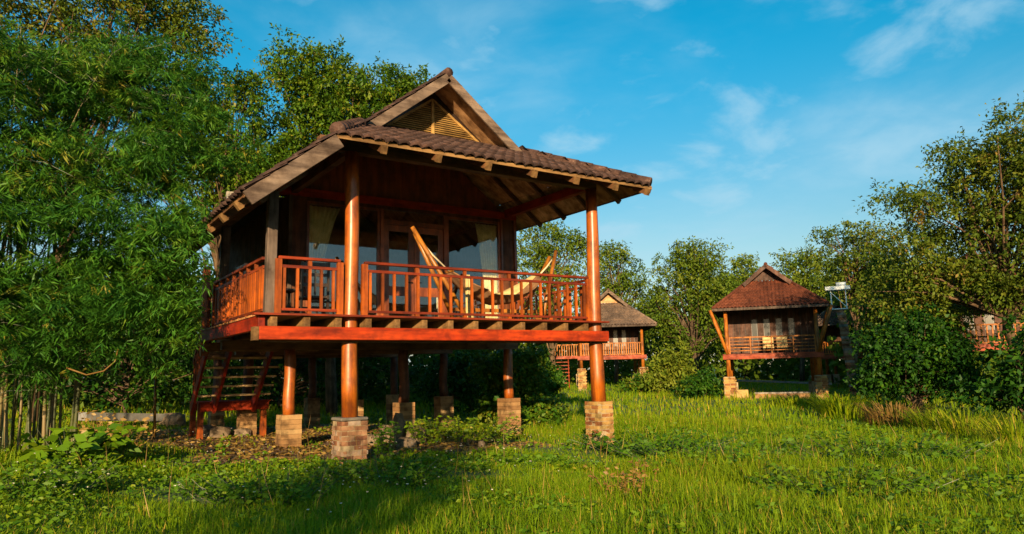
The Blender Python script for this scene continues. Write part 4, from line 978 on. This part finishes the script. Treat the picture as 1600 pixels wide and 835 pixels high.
# --- tree line on the right
tree('broadleaf_tree', 'olive tree seen between the wall corner and the right veranda post', 862, 50, [(860, 370, 50, 28), (890, 400, 45, 35), (835, 400, 35, 40), (850, 450, 70, 45)], 'leaf_c', 150, 75, 0.22, 'bark_pale', 0.2, seed=4, clump_r=0.85, tint_mu=0.6, core=0.1)
tree('slender_tree', 'slender loose tree just right of the right veranda post', 962, 64, [(958, 400, 34, 22), (985, 425, 22, 20), (945, 440, 40, 30), (990, 470, 45, 40)], 'leaf_c', 120, 70, 0.25, 'bark_pale', 0.18, seed=5, clump_r=0.9, tint_mu=0.5, core=0.1)
tree('rounded_tree', 'tall rounded tree between the shingled hut and the tiled hut', 1085, 60, [(1090, 398, 42, 24), (1060, 440, 55, 40), (1110, 445, 45, 45), (1040, 490, 55, 45), (1095, 500, 60, 45), (1085, 415, 30, 30)], 'leaf_c', 260, 75, 0.24, 'bark', 0.25, seed=6, clump_r=0.95, tint_mu=0.5, core=0.1)
tree('rounded_tree', 'small pale tree crown poking up left of the tiled roof peak', 1165, 72, [(1172, 414, 30, 12), (1160, 440, 40, 25), (1145, 475, 55, 45), (1125, 450, 25, 25)], 'leaf_c', 200, 65, 0.28, 'bark', 0.2, seed=7, clump_r=1.0, tint_mu=0.6, core=0.1)
tree('rounded_tree', 'pale tree directly behind the right slope of the tiled roof', 1252, 66, [(1250, 405, 40, 14), (1265, 435, 55, 28), (1240, 460, 50, 40), (1310, 480, 45, 40)], 'leaf_c', 170, 70, 0.26, 'bark', 0.2, seed=8, clump_r=0.95, tint_mu=0.6, core=0.1)
tree('layered_tree', 'layered olive tree above the white tank platform', 1335, 50, [(1325, 365, 42, 18), (1365, 385, 35, 25), (1310, 400, 30, 20), (1345, 430, 55, 35)], 'leaf_b', 130, 75, 0.2, 'bark_pale', 0.2, seed=9, clump_r=0.75, tint_mu=0.5, core=0.1)
tree('spreading_tree', 'big spreading tree with pale forked limbs filling the right edge', 1606, 29, [(1575, 210, 60, 35), (1510, 255, 60, 35), (1440, 310, 65, 20), (1375, 308, 35, 8), (1575, 300, 80, 50), (1490, 340, 80, 45), (1560, 400, 80, 55), (1440, 400, 80, 45), (1410, 460, 60, 40), (1500, 450, 80, 40), (1660, 260, 90, 90), (1680, 420, 90, 80)], 'leaf_b', 560, 105, 0.135, 'bark_pale', 0.2, seed=10, clump_r=0.6, tint_mu=0.5, core=0.1, fork=0.38)
tree('shade_tree', 'darker leafy tree below the big spreading tree left of the hidden hut', 1430, 33, [(1440, 470, 70, 50), (1400, 440, 40, 50), (1385, 500, 35, 45), (1460, 515, 40, 30)], 'leaf_c', 200, 90, 0.15, 'bark', 0.17, seed=11, clump_r=0.62, tint_mu=0.35, core=0.1)
# --- shrubs
def shrub(label, u, dist, lobes, leafm, nc, per, ls, seed, nm='shrub', **k):
    return tree(nm, label, u, dist, lobes, leafm, nc, per, ls, 'bark', 0.05, None, 'shrub', seed, **k)
shrub('wide dark green bush beside the brick column at the meadow edge', 1420, 27, [(1430, 560, 60, 40), (1395, 570, 42, 35), (1475, 575, 32, 32), (1415, 515, 30, 26), (1375, 525, 22, 12), (1450, 520, 25, 30), (1350, 590, 25, 15), (1500, 590, 30, 18), (1498, 548, 14, 24), (1598, 530, 12, 30)], 'leaf_d', 230, 85, 0.135, 30, clump_r=0.55, tint_mu=0.28, wl=0.6)
shrub('shaggy shrub at the right edge under the spreading tree', 1590, 24, [(1615, 580, 40, 45), (1650, 560, 50, 60), (1550, 610, 45, 14)], 'leaf_d', 90, 55, 0.17, 31, clump_r=0.45, tint_mu=0.35)
shrub('bright bush beneath the right rear corner of the house', 835, 20.5, [(815, 585, 40, 38), (775, 575, 40, 40), (840, 640, 45, 25), (790, 635, 50, 30)], 'leaf_d', 170, 80, 0.12, 32, clump_r=0.4, tint_mu=0.72, wl=0.6)
shrub('dark bush behind the house seen between its right stilts', 735, 27, [(735, 580, 55, 40), (690, 590, 45, 40), (760, 610, 50, 35)], 'leaf_d', 110, 55, 0.17, 33, clump_r=0.45, tint_mu=0.35)
shrub('leafy shrub left of the shingled hut steps', 868, 40, [(856, 590, 18, 20), (840, 605, 25, 15)], 'leaf_d', 70, 45, 0.22, 34, clump_r=0.55, tint_mu=0.6)
shrub('round green bush right of the shingled hut', 1055, 46, [(1050, 575, 26, 20), (1074, 585, 18, 13), (1030, 592, 20, 9), (1062, 550, 10, 13)], 'leaf_c', 110, 50, 0.24, 35, clump_r=0.7, tint_mu=0.75)
shrub('low bush against the left side of the tiled hut', 1096, 40, [(1092, 603, 28, 11), (1100, 592, 13, 16)], 'leaf_d', 60, 45, 0.2, 36, clump_r=0.5, tint_mu=0.5)
shrub('small bush by the right pier of the shingled hut', 1000, 47, [(1000, 598, 28, 12)], 'leaf_d', 40, 45, 0.2, 37, clump_r=0.5, tint_mu=0.7)
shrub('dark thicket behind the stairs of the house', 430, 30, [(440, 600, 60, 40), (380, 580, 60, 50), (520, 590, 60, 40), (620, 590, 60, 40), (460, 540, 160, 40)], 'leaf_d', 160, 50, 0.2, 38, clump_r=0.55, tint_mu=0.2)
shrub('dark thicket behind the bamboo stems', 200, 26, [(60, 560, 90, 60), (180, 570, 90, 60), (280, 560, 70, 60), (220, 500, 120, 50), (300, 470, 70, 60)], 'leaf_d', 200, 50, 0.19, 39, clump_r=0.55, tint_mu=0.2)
# --- the mass of wood behind everything
def woodland():
    rs = np.random.default_rng(55); P = []; n = 88000
    u = rs.uniform(-350, 2000, n); d = rs.uniform(66, 92, n)
    d = np.where(u < 720, rs.uniform(32, 44, n), d); d = np.where(u > 1300, rs.uniform(52, 72, n), d)
    c = np.array([u, d]).T
    az = np.arctan((u - 800) / FOC) + math.atan2(cF.x, cF.y)
    x = CAM.x + np.sin(az) * d; y = CAM.y + np.cos(az) * d
    hmax = 5.2 + 1.6 * vnoise(x, y, 0.25) + np.where(u < 720, 0.0, 2.0); z = gz(x, y) + np.clip(hmax, 2, 12) * rs.uniform(0.02, 1, n)
    nb_ = 26000; ab = rs.uniform(math.radians(95), math.radians(345), nb_); db = rs.uniform(50, 64, nb_); xb = CAM.x + np.sin(ab) * db; yb = CAM.y + np.cos(ab) * db
    zb = gz(xb, yb) + np.clip(5.5 + 1.8 * vnoise(xb, yb, 0.25), 2.5, 8) * rs.uniform(0.02, 1, nb_)
    x = np.concatenate([x, xb]); y = np.concatenate([y, yb]); z = np.concatenate([z, zb]); u = np.concatenate([u, np.full(nb_, 1000.0)]); n += nb_
    P = np.stack([x, y, z], 1) + rs.normal(size=(n, 3)) * 0.3
    A = norm(rs.normal(size=(n, 3)) + np.array([0, 0, -0.3])); sz = np.where(u < 720, 0.34, 0.55) * rs.uniform(0.6, 1.4, n)
    o = leaf_obj('woodland', P, A, sz, sz * 0.6, np.clip(0.38 + 0.2 * vnoise(x * 2, y * 2, 0.5) + rs.normal(0, 0.12, n), 0, 1), 'leaf_c')
    tag(o, 'dense dark wood closing off the background', 'woodland', kind='stuff')
woodland()
# --- bamboo clump
def bamboo():
    rs = np.random.default_rng(77); root = empty('bamboo_clump', (-3.9, 3.4, float(gz(-3.9, 3.4))), 0, 'large green bamboo clump filling the left side of the picture', 'bamboo')
    loc = np.array(root.location); twig = MB(); pts_all = []
    for i in range(46):
        if i < 34: u = rs.uniform(-30, 135); dist = rs.uniform(14.4, 16.4)
        else: u = rs.uniform(-200, 0); dist = rs.uniform(13.8, 17)
        b = np.array(ground_at(u, dist)); hgt = rs.uniform(5.0, 8.4); la = rs.uniform(0, 6.28); lean = rs.uniform(0.3, 1.8)
        ld = np.array([math.cos(la), math.sin(la), 0]); r0 = rs.uniform(0.018, 0.034); P2 = []; R2_ = []; nn = 22; q0 = None
        wob = rs.normal(size=2) * 0.05
        for j in range(nn + 1):
            t = j / nn; q = b - loc + ld * lean * t ** 2.4 + np.array([wob[0] * math.sin(5 * t), wob[1] * math.sin(6 * t), hgt * (t - 0.08 * t ** 4) - (0.2 if j == 0 else 0)])
            rr = r0 * (1 - 0.8 * t); d = np.array([0, 0, 1.0]) if q0 is None else (q - q0) / np.linalg.norm(q - q0); q0 = q
            P2 += [q, q + d * 0.018]; R2_ += [rr, rr * 1.18]; pts_all.append(q)
        me = MB().tube(P2, R2_, 7).mesh('culm', 'culm', True)
        a_ = me.attributes.new('tint', 'FLOAT', 'POINT'); tv_ = rs.choice([0.05, 0.12, 0.25, 0.4, 0.55, 0.85])
        a_.data.foreach_set('value', np.clip(tv_ + np.repeat(rs.normal(0, 0.15, len(P2)), 7), 0, 1).astype(np.float32))
        link(bpy.data.objects.new('culm', me), root)
    pts_all = np.array(pts_all)
    lobes = [(60, 200, 130, 110, 15), (190, 150, 110, 90, 15), (260, 220, 80, 90, 14.6), (60, 340, 150, 120, 14), (200, 330, 120, 110, 14), (300, 310, 60, 70, 13), (285, 390, 55, 70, 12.6), (90, 470, 150, 80, 13.6), (220, 470, 90, 70, 13.4), (290, 470, 40, 60, 13), (30, 540, 90, 40, 13.6), (160, 530, 90, 35, 13.8), (-120, 300, 120, 250, 14), (140, 90, 110, 60, 15.5), (20, 110, 90, 60, 15.5), (250, 130, 60, 50, 15.5), (230, 400, 90, 70, 14), (240, 560, 60, 40, 15), (180, 590, 60, 30, 15.5), (20, 590, 60, 30, 13.8), (330, 270, 30, 35, 13.5)]
    Ls = [(np.array(at(a, b, d)), np.array([c * d / FOC, c * d / FOC * 0.7, e * d / FOC])) for a, b, c, e, d in lobes]
    vol = np.array([r[0] * r[2] for c, r in Ls]); ns = 3100; pk = rs.choice(len(Ls), ns, p=vol / vol.sum())
    dd = norm(rs.normal(size=(ns, 3))) * (rs.random(ns) ** 0.33)[:, None]
    nc_ = 420; S0 = (np.array([Ls[k][0] for k in pk]) + dd * np.array([Ls[k][1] for k in pk]))[:nc_]; cid = rs.integers(0, nc_, ns)
    S = S0[cid] + rs.normal(size=(ns, 3)) * np.array([0.36, 0.36, 0.12]); ctint = rs.normal(0, 0.17, nc_)[cid]
    ba = rs.uniform(0, 6.28, ns); bl = rs.uniform(0.45, 1.0, ns); bd = np.stack([np.cos(ba), np.sin(ba), rs.uniform(-0.25, 0.3, ns)], 1)
    nf, nl = 7, 8
    fi = np.repeat(np.arange(ns), nf); t = np.tile((np.arange(nf) + 0.6) / nf, ns)
    FP = S[fi] + bd[fi] * (bl[fi] * (t - 0.5))[:, None] + np.stack([0 * t, 0 * t, -0.3 * bl[fi] * t ** 2], 1) + rs.normal(size=(len(fi), 3)) * 0.05
    fd = norm(bd[fi] * 0.8 + rs.normal(size=(len(fi), 3)) * np.array([0.6, 0.6, 0.15]) + np.array([0, 0, -0.35]))
    side = norm(np.cross(fd, np.array([0, 0, 1.0]))); ft = np.clip(0.44 + (ctint + rs.normal(0, 0.1, ns))[fi] + rs.normal(0, 0.1, len(fi)), 0, 0.95)
    li = np.repeat(np.arange(len(fi)), nl); ang = rs.uniform(-1.15, 1.15, len(li))
    A = norm(fd[li] * np.cos(ang)[:, None] + side[li] * np.sin(ang)[:, None] + np.stack([0 * ang, 0 * ang, -rs.uniform(0.0, 0.5, len(li))], 1) + rs.normal(size=(len(li), 3)) * 0.12)
    P = FP[li] + rs.normal(size=(len(li), 3)) * 0.03; T = np.clip(ft[li] + rs.normal(0, 0.07, len(li)), 0, 0.97); T = np.where(rs.random(len(fi))[li] < 0.007, 1.0, T)
    zmin = 1.05 + 1.1 * rs.random(len(fi))[li]; ok = ~box_reject(P) & ~((P[:, 0] > -2.02) & (P[:, 1] > -1.4) & (P[:, 2] < 5.2)) & (P[:, 2] > zmin)
    L_ = rs.uniform(0.08, 0.18, len(P)) * np.where(rs.random(len(P)) < 0.1, 1.4, 1.0)
    leaf_obj('leaves', P[ok], A[ok], L_[ok], L_[ok] * 0.14, T[ok], 'bamboo', root, 0.1, nrm=np.array([0, 0, 1.0]), loc=loc)
    for k in range(0, ns, 3):
        e = S[k] - loc; near = pts_all[np.argmin(((pts_all - e) ** 2).sum(1) + 0.8 * np.maximum(0, pts_all[:, 2] - e[2] + 0.2) ** 2)]
        if np.linalg.norm(e - near) < 1.1 and not box_reject(S[k:k + 1])[0]: twig.tube([near, (near + e) / 2 + np.array([0, 0, 0.1]), e, e + bd[k] * bl[k] * 0.5 + np.array([0, 0, -0.2 * bl[k]])], [0.006, 0.005, 0.003, 0.0015], 4, False)
    twig.build('twigs', 'culm', root)['kind'] = 'stuff'
    MB().tube([np.array(at(185, 545, 13)) - loc, np.array(at(180, 565, 13)) - loc, np.array(at(162, 580, 13)) - loc, np.array(at(135, 586, 13)) - loc, np.array(at(104, 575, 13)) - loc], 0.012, 6).build('bent_stem', 'straw', root, True)
    MB().tube([np.array(at(243, 585, 18)) - loc, np.array(at(241, 684, 18)) - loc], [0.025, 0.03], 6).build('stake', 'straw', root, True)
bamboo()
# --- off to the left behind the camera: the trees whose shade lies over the near grass
def shade_tree(label, x, y, zc, r, rzz, nc, seed):
    rs = np.random.default_rng(seed); base = np.array([x, y, float(gz(x, y))]); root = empty('roadside_tree', base, 0, label, 'tree')
    d = norm(rs.normal(size=(nc, 3))); C = np.array([0, 0, zc]) + d * (rs.uniform(0.1, 1, nc) ** 0.4)[:, None] * np.array([r, r, rzz])
    mb = MB().tube([(0, 0, -0.2), (0.1, 0, zc * 0.5), (0, 0.1, zc + rzz * 0.5)], [0.25, 0.2, 0.08], 8)
    for c in C[::3]: mb.tube([(0.05, 0.05, zc * 0.7), c * 0.6 + np.array([0, 0, zc * 0.28]), c], [0.06, 0.035, 0.01], 5, False)
    mb.build('trunk', 'bark', root, True)
    ci = np.repeat(np.arange(nc), 40); P = C[ci] + rs.normal(size=(len(ci), 3)) * 0.32; A = norm(rs.normal(size=(len(ci), 3)))
    leaf_obj('crown', P, A, 0.24, 0.13, np.clip(rs.normal(0.5, 0.15, len(ci)), 0, 1), 'leaf_a', root)
SHADE = [('leafy tree standing behind the camera to the left', -11.1, -16.5, 4.0, 1.3, 1.3, 22, 5)]
for s_ in SHADE: shade_tree(*s_)

# ------------------------------------------------------------------ meadow
def scatter(n, d0, d1, power=1.0, u0=-330, u1=1930):
    a0 = math.atan((u0 - 800) / FOC) + math.atan2(cF.x, cF.y); a1 = math.atan((u1 - 800) / FOC) + math.atan2(cF.x, cF.y)
    d = (d0 ** (1 + power) + rng.random(n) * (d1 ** (1 + power) - d0 ** (1 + power))) ** (1 / (1 + power)); a = rng.uniform(a0, a1, n)
    return CAM.x + np.sin(a) * d, CAM.y + np.cos(a) * d, d
def keep_mask(x, y, k=1.0):
    b = bare_mask(x, y); return rng.random(len(x)) > b * k
def near_house(x, y):
    d = np.maximum(np.maximum(-2.5 - x, x - 6.2), np.maximum(-2.2 - y, y - 10)); return np.clip(0.5 + d * 0.35, 0.5, 1.0)
def blades(n, d0, d1, hl, hh, wd, seg2=True, power=0.6):
    x, y, d = scatter(n, d0, d1, power); ok = keep_mask(x, y, 1.15); x, y, d = x[ok], y[ok], d[ok]; n = len(x)
    patch = vnoise(x, y, 0.9); patch2 = vnoise(x + 40, y - 9, 2.3)
    h = rng.uniform(hl, hh, n) * np.clip(0.85 + 0.5 * patch + 0.45 * patch2, 0.28, 1.9) * (1 - 0.3 * np.clip(bare_mask(x, y) * 2, 0, 1)) * near_house(x, y) * (1 + 0.28 * np.clip(x / 4, 0, 1))
    z = gz(x, y) - 0.02; P = np.stack([x, y, z], 1); th = rng.uniform(0, 6.28, n); D = np.stack([np.cos(th), np.sin(th), np.zeros(n)], 1); S = np.stack([-np.sin(th), np.cos(th), np.zeros(n)], 1)
    lean = rng.uniform(0.1, 1.0, n)[:, None] * h[:, None]; w_ = (wd * rng.uniform(0.6, 1.4, n))[:, None]
    V = np.empty((n, 5, 3)); up = np.array([0, 0, 1.0]); H = h[:, None]
    V[:, 0] = P - S * w_ / 2; V[:, 1] = P + S * w_ / 2
    mid = P + D * lean * 0.3 + up * H * 0.6; V[:, 2] = mid + S * w_ * 0.4; V[:, 3] = mid - S * w_ * 0.4
    V[:, 4] = P + D * lean + up * H * (1 - 0.25 * (lean / H) ** 2)
    base = np.arange(n)[:, None] * 5
    q = np.concatenate([base + np.array([[0, 1, 2]]), base + np.array([[0, 2, 3]]), base + np.array([[3, 2, 4]])], 1).ravel()
    tint = np.clip(0.47 + 0.18 * patch2 + 0.17 * vnoise(x - 7, y, 0.35) + rng.normal(0, 0.13, n), 0, 0.97); tint = np.where(rng.random(n) < 0.05 + 0.07 * np.clip(patch, 0, 1), 1.0, tint)
    return V.reshape(-1, 3), q, np.repeat(tint, 5)
def join_blades(parts, name, material, label):
    off = 0; Vs = []; Q = []; T = []
    for V, q, t in parts: Vs.append(V); Q.append(q + off); T.append(t); off += len(V)
    o = link(bpy.data.objects.new(name, arr_mesh(name, np.concatenate(Vs), 3, np.concatenate(Q), material, np.concatenate(T))))
    tag(o, label, 'grass', kind='stuff')
join_blades([blades(125000, 4.6, 11.5, 0.07, 0.24, 0.0085), blades(120000, 10.5, 24, 0.10, 0.30, 0.015), blades(80000, 22, 75, 0.12, 0.34, 0.04, power=0.5)], 'meadow_grass', 'grass', 'long sunlit meadow grass covering the foreground')
def weeds():
    Ps = []; As = []; Ls = []; Ts = []; stems = MB()
    for (n, d0, d1, nl, ls) in ((4400, 4.6, 12, 13, 0.042), (4000, 11, 26, 11, 0.07)):
        x, y, d = scatter(n, d0, d1, 0.7); ok = (vnoise(x + 13, y + 5, 1.2) + rng.normal(0, 0.25, n) > 0.0 + 0.05 * np.clip(x, -4, 6)) & keep_mask(x, y, 0.9); x, y = x[ok], y[ok]; n = len(x)
        h = rng.uniform(0.08, 0.27, n) * np.clip(1 + 0.5 * vnoise(x, y, 1.7), 0.5, 1.7) * near_house(x, y)
        rep = np.repeat(np.arange(n), nl); t = rng.uniform(0.25, 1, len(rep)); a = rng.uniform(0, 6.28, len(rep)); sp = rng.uniform(0.02, 0.11, len(rep))
        Ps.append(np.stack([x[rep] + np.cos(a) * sp * 0.6, y[rep] + np.sin(a) * sp * 0.6, gz(x, y)[rep] + h[rep] * t], 1))
        As.append(norm(np.stack([np.cos(a), np.sin(a), rng.uniform(-0.5, 0.7, len(rep))], 1))); Ls.append(ls * rng.uniform(0.6, 1.6, len(rep)))
        Ts.append(np.clip((0.45 + rng.normal(0, 0.15, n))[rep] + rng.normal(0, 0.1, len(rep)), 0, 0.96))
    P = np.concatenate(Ps); L_ = np.concatenate(Ls)
    o = leaf_obj('weeds', P, np.concatenate(As), L_, L_ * 0.55, np.concatenate(Ts), 'weed', None, 0.12, nrm=np.array([-0.3, -0.4, 0.5]))
    tag(o, 'small leafy weeds mixed through the meadow grass', 'weeds', kind='stuff')
weeds()
def dry_stems():
    x, y, d = scatter(800, 6, 30, 0.5); ok = (vnoise(x - 3, y + 8, 0.8) > 0.1) & keep_mask(x, y); x, y = x[ok], y[ok]; n = len(x)
    Vs = []; h = rng.uniform(0.3, 0.65, n); a = rng.uniform(0, 6.28, n); ln = rng.uniform(0.05, 0.5, n) * h
    P = np.stack([x, y, gz(x, y)], 1); T_ = P + np.stack([np.cos(a) * ln, np.sin(a) * ln, h], 1); D = T_ - P
    o = leaf_obj('dry_stems', P, norm(D), np.linalg.norm(D, axis=1), 0.007, rng.random(n), 'straw'); tag(o, 'thin dry straw stems standing in the meadow', 'grass', kind='stuff')
dry_stems()
def flowers():
    x, y, d = scatter(260, 6, 16, 0.5, 0, 900); ok = keep_mask(x, y); x, y = x[ok], y[ok]; n = len(x)
    P = np.stack([x, y, gz(x, y) + rng.uniform(0.22, 0.42, n)], 1); rep = np.repeat(np.arange(n), 4); a = np.tile(np.arange(4) * 1.57, n) + np.repeat(rng.uniform(0, 6, n), 4)
    o = leaf_obj('wild_flowers', P[rep], norm(np.stack([np.cos(a), np.sin(a), np.full(len(a), 0.4)], 1)), 0.012, 0.010, rng.random(len(a)), 'flower'); tag(o, 'tiny pale flowers dotted through the left grass', 'flowers', kind='stuff')
flowers()
# leaf litter under the house
def litter():
    n = 9000; x = rng.uniform(-3, 6.5, n); y = rng.uniform(0.2, 9, n); ok = rng.random(n) < bare_mask(x, y) * 1.2; x, y = x[ok], y[ok]; n = len(x); a = rng.uniform(0, 6.28, n)
    o = leaf_obj('leaf_litter', np.stack([x, y, gz(x, y) + 0.012], 1), norm(np.stack([np.cos(a), np.sin(a), rng.uniform(-0.05, 0.35, n)], 1)), 0.11, 0.05, rng.random(n), 'straw', nrm=np.array([0, 0, 1.0])); tag(o, 'dry leaf litter strewn on the soil under the house', 'litter', kind='stuff')
litter()
# individual plants one can pick out
def tuft(label, u, dist, n, h, wd, mt, seed, spread=0.35, tmu=0.5, cat='grass tuft', nm='grass_tuft'):
    rs = np.random.default_rng(seed); b = np.array(ground_at(u, dist)); root = None
    th = rs.uniform(0, 6.28, n); r = spread * np.sqrt(rs.random(n)); P = np.stack([np.cos(th) * r, np.sin(th) * r, np.full(n, -0.03)], 1)
    D = np.stack([np.cos(th), np.sin(th), np.zeros(n)], 1); S = np.stack([-np.sin(th), np.cos(th), np.zeros(n)], 1); H = (h * rs.uniform(0.5, 1.2, n))[:, None]; ln = H * rs.uniform(0.2, 0.95, n)[:, None]; w_ = wd * rs.uniform(0.6, 1.3, n)[:, None]
    V = np.empty((n, 7, 3)); up = np.array([0, 0, 1.0])
    for k, (t, wk) in enumerate(((0, 1), (0.4, 0.9), (0.75, 0.6))):
        c = P + D * ln * t ** 1.8 + up * H * (t - 0.35 * t ** 3); V[:, 2 * k] = c - S * w_ * wk / 2; V[:, 2 * k + 1] = c + S * w_ * wk / 2
    V[:, 6] = P + D * ln * 1.15 + up * H * 0.6
    base = np.arange(n)[:, None] * 7
    q = np.concatenate([base + np.array([[a, b_, c_]]) for a, b_, c_ in ((0, 1, 3), (0, 3, 2), (2, 3, 5), (2, 5, 4), (4, 5, 6))], 1).ravel()
    me = arr_mesh(nm, V.reshape(-1, 3), 3, q, mt, np.repeat(np.clip(tmu + rs.normal(0, 0.15, n), 0, 1), 7)); o = link(bpy.data.objects.new(nm, me)); o.location = b; tag(o, label, cat)
tuft('tall bright grass tuft in front of the wide dark bush', 1310, 27, 420, 1.25, 0.035, 'grass', 1, 0.7, 0.55)
tuft('reddish dry grass tuft right of the tiled hut', 1390, 24, 380, 1.0, 0.03, 'straw', 2, 0.8, 0.3)
tuft('arching pale grass tuft near the right edge', 1500, 20, 420, 0.95, 0.028, 'grass', 3, 0.8, 0.7)
tuft('leaning grass tuft at the far right edge', 1580, 17, 380, 0.95, 0.024, 'grass', 4, 0.7, 0.7)
tuft('long grass tuft under the spreading tree', 1450, 22, 320, 0.9, 0.028, 'grass', 5, 0.6, 0.45)
tuft('short grass tuft standing right in front of the tiled hut', 1235, 34, 320, 0.8, 0.035, 'grass', 6, 0.9, 0.6)
def herb(label, u, dist, n, h, ls, seed, mt='weed', tmu=0.5, r=0.3, nm='leafy_plant'):
    rs = np.random.default_rng(seed); b = ground_at(u, dist); root = empty(nm, b, 0, label, 'plant'); mb = MB(); P = []; A = []
    for k in range(n):
        a = rs.uniform(0, 6.28); q = np.array([math.cos(a), math.sin(a), 0]) * r * math.sqrt(rs.random()); tip = q * 1.9 + np.array([0, 0, h * rs.uniform(0.6, 1.1)]); mb.tube([q - np.array([0, 0, 0.05]), (q + tip) / 2 + rs.normal(size=3) * 0.02, tip], [0.006, 0.005, 0.002], 4, False)
        for j in range(14):
            t = rs.uniform(0.2, 1.0); P.append(q + (tip - q) * t); aa = rs.uniform(0, 6.28); A.append([math.cos(aa), math.sin(aa), rs.uniform(-0.5, 0.6)])
    mb.build('stems', 'straw' if mt == 'straw' else 'culm', root)
    L_ = ls * rs.uniform(0.6, 1.4, len(P)); leaf_obj('leaves', np.array(P), norm(np.array(A)), L_, L_ * 0.5, np.clip(rs.normal(tmu, 0.15, len(P)), 0, 1), mt, root, 0.1, nrm=np.array([-0.3, -0.4, 0.5]))
for i, (lab, u, d, n, h, ls, mt, tm, r) in enumerate([
    ('large leafy green plant in front of the bamboo stems', 140, 12.5, 26, 0.55, 0.2, 'weed', 0.45, 0.4), ('yellowing weed by the grey kerb beam', 180, 13.8, 26, 0.75, 0.09, 'straw', 0.6, 0.4),
    ('bushy weed beside the middle plastered pier', 720, 15.3, 80, 0.5, 0.085, 'weed', 0.6, 0.8), ('leafy weed in front of the rear right pier', 670, 15.6, 55, 0.45, 0.08, 'weed', 0.65, 0.5), ('dark leafy weed right of the yellow brick pier', 1010, 13.6, 70, 0.36, 0.085, 'weed', 0.2, 0.8),
    ('broad dark weed clump in the middle of the meadow', 1110, 11.5, 90, 0.3, 0.075, 'weed', 0.25, 0.9), ('dark bushy weed clump right of the meadow centre', 1370, 12.5, 90, 0.45, 0.085, 'weed', 0.3, 0.8), ('leafy weed clump low in the right foreground', 1310, 8.8, 70, 0.3, 0.07, 'weed', 0.35, 0.6),
    ('green weed clump at the right foreground edge', 1530, 9.2, 70, 0.3, 0.07, 'weed', 0.4, 0.6), ('leafy weed clump at the bottom centre left', 430, 8.2, 60, 0.28, 0.065, 'weed', 0.35, 0.5), ('leafy weed clump low in front of the left brick pier', 610, 9.6, 60, 0.28, 0.065, 'weed', 0.3, 0.5),
    ('weed clump at the left foreground edge', 60, 9.5, 60, 0.32, 0.07, 'weed', 0.35, 0.5), ('reddish seed stalks low in the meadow right of centre', 985, 7.9, 14, 0.42, 0.05, 'straw', 0.2, 0.3), ('weed growing against the right face of the front left pier', 600, 12.3, 14, 0.6, 0.08, 'weed', 0.3, 0.15)]):
    herb(lab, u, d, n, h, ls, 200 + i, mt, tm, r)
